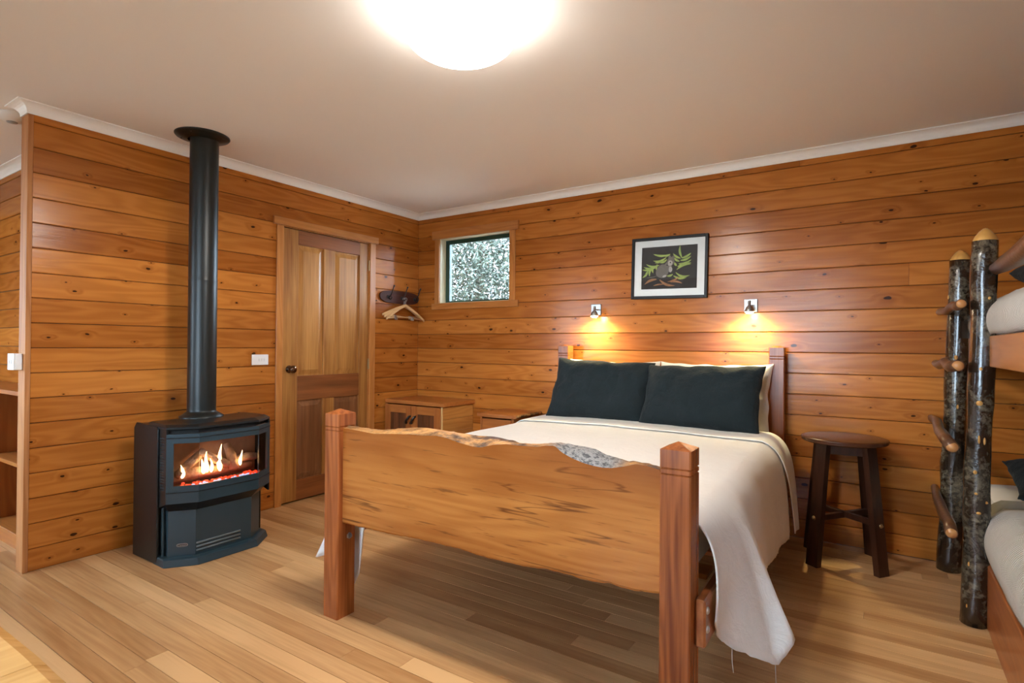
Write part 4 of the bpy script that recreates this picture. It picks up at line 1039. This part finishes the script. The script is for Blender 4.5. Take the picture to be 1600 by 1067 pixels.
# ---------------------------------------------------------------- stool
SO = empty('bar_stool', (3.485, -.285, 0), (0, 0, math.radians(8))); tag(SO, 'dark stained wooden stool with round seat beside the bed', 'stool')
lathe('seat', [(0, .660), (.195, .660), (.206, .664), (.212, .670), (.206, .675), (.214, .680), (.212, .686), (.198, .690), (0, .691)], DARKTOP, SO, 56)
for s, nm in ((-1, 'apron'), (1, 'apron')):
    box(nm, -.105, .105, s*.105-.010, s*.105+.010, .605, .659, DARKW, SO, .002); box(nm, s*.105-.010, s*.105+.010, -.095, .095, .605, .659, DARKW, SO, .002)
for k in range(4):
    a = PI/4 + k*PI/2; c, s = math.cos(a), math.sin(a)
    def LP(r, t, z): return (r*c - t*s, r*s + t*c, z)
    v = []
    for z, r, w in ((.001, .222, .036), (.6585, .150, .033)):
        for dr, dt in ((-.016, -1), (.016, -1), (.016, 1), (-.016, 1)): v.append(LP(r+dr, dt*w, z))
    lg = mesh('leg', v, [(3, 2, 1, 0), (4, 5, 6, 7), (0, 1, 5, 4), (1, 2, 6, 5), (2, 3, 7, 6), (3, 0, 4, 7)], DARKW, SO)
    bp = LP(.218, 0, .258)
    lathe('wing_bolt', [(0, .010), (.005, .010), (.007, .004), (.012, .002), (.012, 0)], BRASS, lg, 10, bp, (0, PI/2, a))
for k in range(2):
    box('stretcher', -.182, .182, -.014, .014, .243+k*.004, .273+k*.004, DARKW, SO, .002, (0, 0, 0), (0, 0, PI/4+k*PI/2))

# ---------------------------------------------------------------- bunk bed
BU = empty('bunk_bed', (4.5, -1.05, 0)); tag(BU, 'bunk bed with varnished bark-covered log posts and branch ladder rungs', 'bunk bed')
BX, BY = -4.5, 1.05
def bu(name, x0, x1, y0, y1, z0, z1, mat, bev=.003): return box(name, x0+BX, x1+BX, y0+BY, y1+BY, z0, z1, mat, BU, bev)
def log_post(p0, p1, r0, r1, seed, capr=1.0, scars=()):
    n = 26; pts, rad = [], []
    A, B = Vector(p0), Vector(p1)
    for i in range(n+1):
        t = i/n; p = A.lerp(B, t); p.x += .006*noise.noise((t*3.5, seed, 0)); p.y += .006*noise.noise((t*3.5, seed, 5))
        pts.append((p.x+BX, p.y+BY, p.z)); rad.append((r0+(r1-r0)*t)*(1+.09*noise.noise((t*7, seed, 2))))
    o = tube('log_post', pts, rad, BARK, BU, 18, .10)
    tx, ty, tz = pts[-1]; r = rad[-1]*.95
    lathe('peeled_cap', [(r, -.002), (r*1.0, .006), (r*.84, .022), (r*.5, .042), (r*.18, .054), (0, .056)], PEELED, o, 14, (tx, ty, tz))
    for zz, ang, w, h in scars:
        t = (zz-A.z)/(B.z-A.z); i = int(t*n); c = Vector(pts[i]).lerp(Vector(pts[min(i+1, n)]), t*n-i); rr = rad[i]
        ch = lathe('knot_scar', [(0, .0045), (.6, .0035), (1.0, -.004)], PEELED, o, 10, c + Vector((math.cos(ang), math.sin(ang), 0))*rr*1.0, (0, PI/2, ang))
        for vv in ch.data.vertices: vv.co.x *= h*.75; vv.co.y *= w*.75
    return o
A1 = math.radians(-100); A2 = math.radians(-70); A3 = math.radians(-128)
log_post((3.992, -.795, .001), (4.030, -.796, 1.648), .048, .044, 1.0,
         scars=((1.40, A2, .010, .012), (1.10, A1, .009, .012), (.955, A1, .018, .020), (.800, A1+.1, .007, .030), (.795, A2, .007, .026), (.66, A1-.1, .010, .014), (.57, A1, .010, .009), (.535, A2+.3, .007, .009), (.488, A1+.2, .012, .009), (.265, A3, .004, .016), (.085, A3, .004, .014)))
log_post((3.962, -.112, .001), (4.010, -.125, 1.655), .055, .047, 7.0, scars=((1.46, A3-.6, .012, .022), (1.14, A1, .014, .022), (.88, A1+.3, .008, .02)))
for p in ((4.16, -2.02), (4.94, -.12), (4.94, -2.02)): log_post((p[0], p[1], .001), (p[0], p[1], 1.62), .05, .045, p[0]*3+p[1])
for (a, b, r) in (((3.940, -.90, 1.375), (3.925, -.06, 1.385), .020), ((3.928, -.91, 1.113), (3.910, -.05, 1.105), .024), ((3.908, -.93, .772), (3.893, -.03, .800), .024), ((3.907, -.92, .408), (3.905, -.07, .425), .023)):
    mid = [Vector(a).lerp(Vector(b), t) for t in (0, .2, .4, .6, .8, 1)]
    for i, q in enumerate(mid[1:-1]): q.z += .012*math.sin(i*2.1+a[2]*9); q.x += .008*math.sin(i*1.3+a[2]*5)
    rg = tube('ladder_rung', [(q.x+BX, q.y+BY, q.z) for q in mid], [r, r*1.02, r*.98, r*.95, r*.9, r*.8], RUNGB, BU, 12, .15)
    lathe('cut_end', [(0, .0015), (r*.86, .001), (r*.86, -.004)], CUTEND, rg, 14, (a[0]+BX, a[1]+BY, a[2]), (PI/2, 0, 0))
bu('base_front', 4.035, 4.060, -2.05, -.02, .001, .270, REDY); bu('base_back', 4.94, 4.965, -2.05, -.02, .001, .270, REDY); bu('base_end', 4.06, 4.94, -2.05, -2.025, .001, .270, REDX)
bu('base_platform', 4.06, 4.94, -2.02, -.02, .235, .262, PINEX)
bu('upper_rail', 4.040, 4.068, -2.05, -.02, 1.110, 1.240, PINEY); bu('upper_rail', 4.93, 4.955, -2.05, -.02, 1.110, 1.240, PINEY); bu('upper_end', 4.068, 4.93, -2.05, -2.025, 1.11, 1.24, PINEX)
bu('upper_platform', 4.068, 4.93, -2.02, -.02, 1.165, 1.185, PINEX)
tube('guard_log', [(4.062+BX, -.80+BY, 1.525), (4.055+BX, -1.10+BY, 1.512), (4.045+BX, -1.40+BY, 1.500), (4.05+BX, -1.75+BY, 1.52), (4.12+BX, -2.02+BY, 1.53)], [.024, .030, .034, .033, .03], RUNGB, BU, 12, .2)
mm = cushion_box('mattress', 4.063, 4.935, -2.02, -.03, .264, .46, .04, MATTR, puff=.01); tag(mm, 'white mattress on the lower bunk', 'mattress')
mu_ = cushion_box('mattress', 4.071, 4.925, -2.02, -.03, 1.188, 1.36, .04, MATTR, puff=.01); tag(mu_, 'white mattress on the upper bunk', 'mattress')
def quilt(name, y0, y1, x0, x1, ztop, zhem, mat, label, cat, th=.02, out=.02):
    v, f = [], []; ny, nx, nh = 30, 16, 10
    us = [('h', i/nh) for i in range(nh)] + [('t', i/nx) for i in range(nx+1)]
    for j in range(ny+1):
        y = y0 + (y1-y0)*j/ny
        e0 = min(1, min(j, ny-j)/2.0)
        for k, t in us:
            if k == 'h':
                a = t; z = zhem + (ztop-zhem)*a; x = x0 - out*math.sin(PI*min(1, a*.9+.15)) + .05*a**6 + .006*noise.noise((y*7, z*9, 1))
                z += .010*noise.noise((y*6, 3, 0))*(1-a)
            else: x = x0 + .05 + (x1-x0-.05)*t; z = ztop + th*math.sin(PI*min(1, t*2))*.6*(1 if t < .5 else 1) + .006*noise.noise((x*8, y*8, 0))
            v.append((x, y, z - (1-e0)*.012))
        if j:
            m = len(us); f += [((j-1)*m+i, (j-1)*m+i+1, j*m+i+1, j*m+i) for i in range(m-1)]
    o = mesh(name, v, f, mat, None, sm=True); so = o.modifiers.new('cloth_thickness', 'SOLIDIFY'); so.thickness = .016; so.offset = -1
    return tag(o, label, cat)
quilt('quilt', -2.0, -.72, 4.050, 4.92, .505, .285, QUILT, 'ribbed cream quilt on the lower bunk', 'quilt', .03, .028)
quilt('blanket', -.80, -.50, 4.070, 4.92, .490, .33, OLIVE, 'olive blanket band at the head of the lower bunk', 'blanket', .012, .012)
quilt('bed_sheet', -.56, -.05, 4.078, 4.92, .478, .30, SHEETM, 'white sheet at the head of the lower bunk', 'sheet', .01, .010)
quilt('quilt', -1.98, -.25, 4.058, 4.90, 1.420, 1.246, QUILT, 'ribbed cream quilt on the upper bunk', 'quilt', .03, .030)
pillow('pillow', .60, .42, .16, PILLD, (4.48, -.30, .555), (math.radians(-76), 0, 0), 4.4, 'charcoal pillow on the lower bunk')
pillow('pillow', .60, .42, .14, PILLD, (4.47, -.55, 1.515), (math.radians(-80), 0, 0), 5.5, 'charcoal pillow on the upper bunk')

# ---------------------------------------------------------------- table at the camera's feet
TB = empty('table', (1.9, -4.1, 0)); tag(TB, 'pale timber table with a waney edge, only its corner showing', 'table')
NB = 9; tw = 2.0/NB
for i in range(NB):
    x0 = -.98 + i*tw; v, f = [], []; n = 12
    for k in range(n+1):
        x = x0 + .0006 + (tw-.0012)*k/n
        e = .482 + .002*noise.noise(((x+1.9)*7, 0, 3)); e2 = e - .016 - .003*noise.noise(((x+1.9)*9, 5, 0))
        v += [(x, -.46, .705), (x, -.46, .745), (x, e2, .745), (x, e2+.016, .737), (x, e, .722), (x, e-.01, .705)]
        if k:
            a, b = 6*(k-1), 6*k; f += [(a+j, a+(j+1) % 6, b+(j+1) % 6, b+j) for j in range(6)]
    f += [(5, 4, 3, 2, 1, 0), tuple(6*n+j for j in range(6))]
    mesh('top_board', v, f, TABLEW, TB)
for sx in (-1, 1):
    for sy in (-1, 1): box('leg', sx*.85-.035, sx*.85+.035, sy*.36-.035, sy*.36+.035, .001, .645, TABLEW, TB, .004)
    box('apron', sx*.85-.012, sx*.85+.012, -.325, .325, .645, .704, TABLEW, TB, .002)
for sy in (-1, 1): box('apron', -.838, .838, sy*.36-.012, sy*.36+.012, .645, .704, TABLEW, TB, .002)
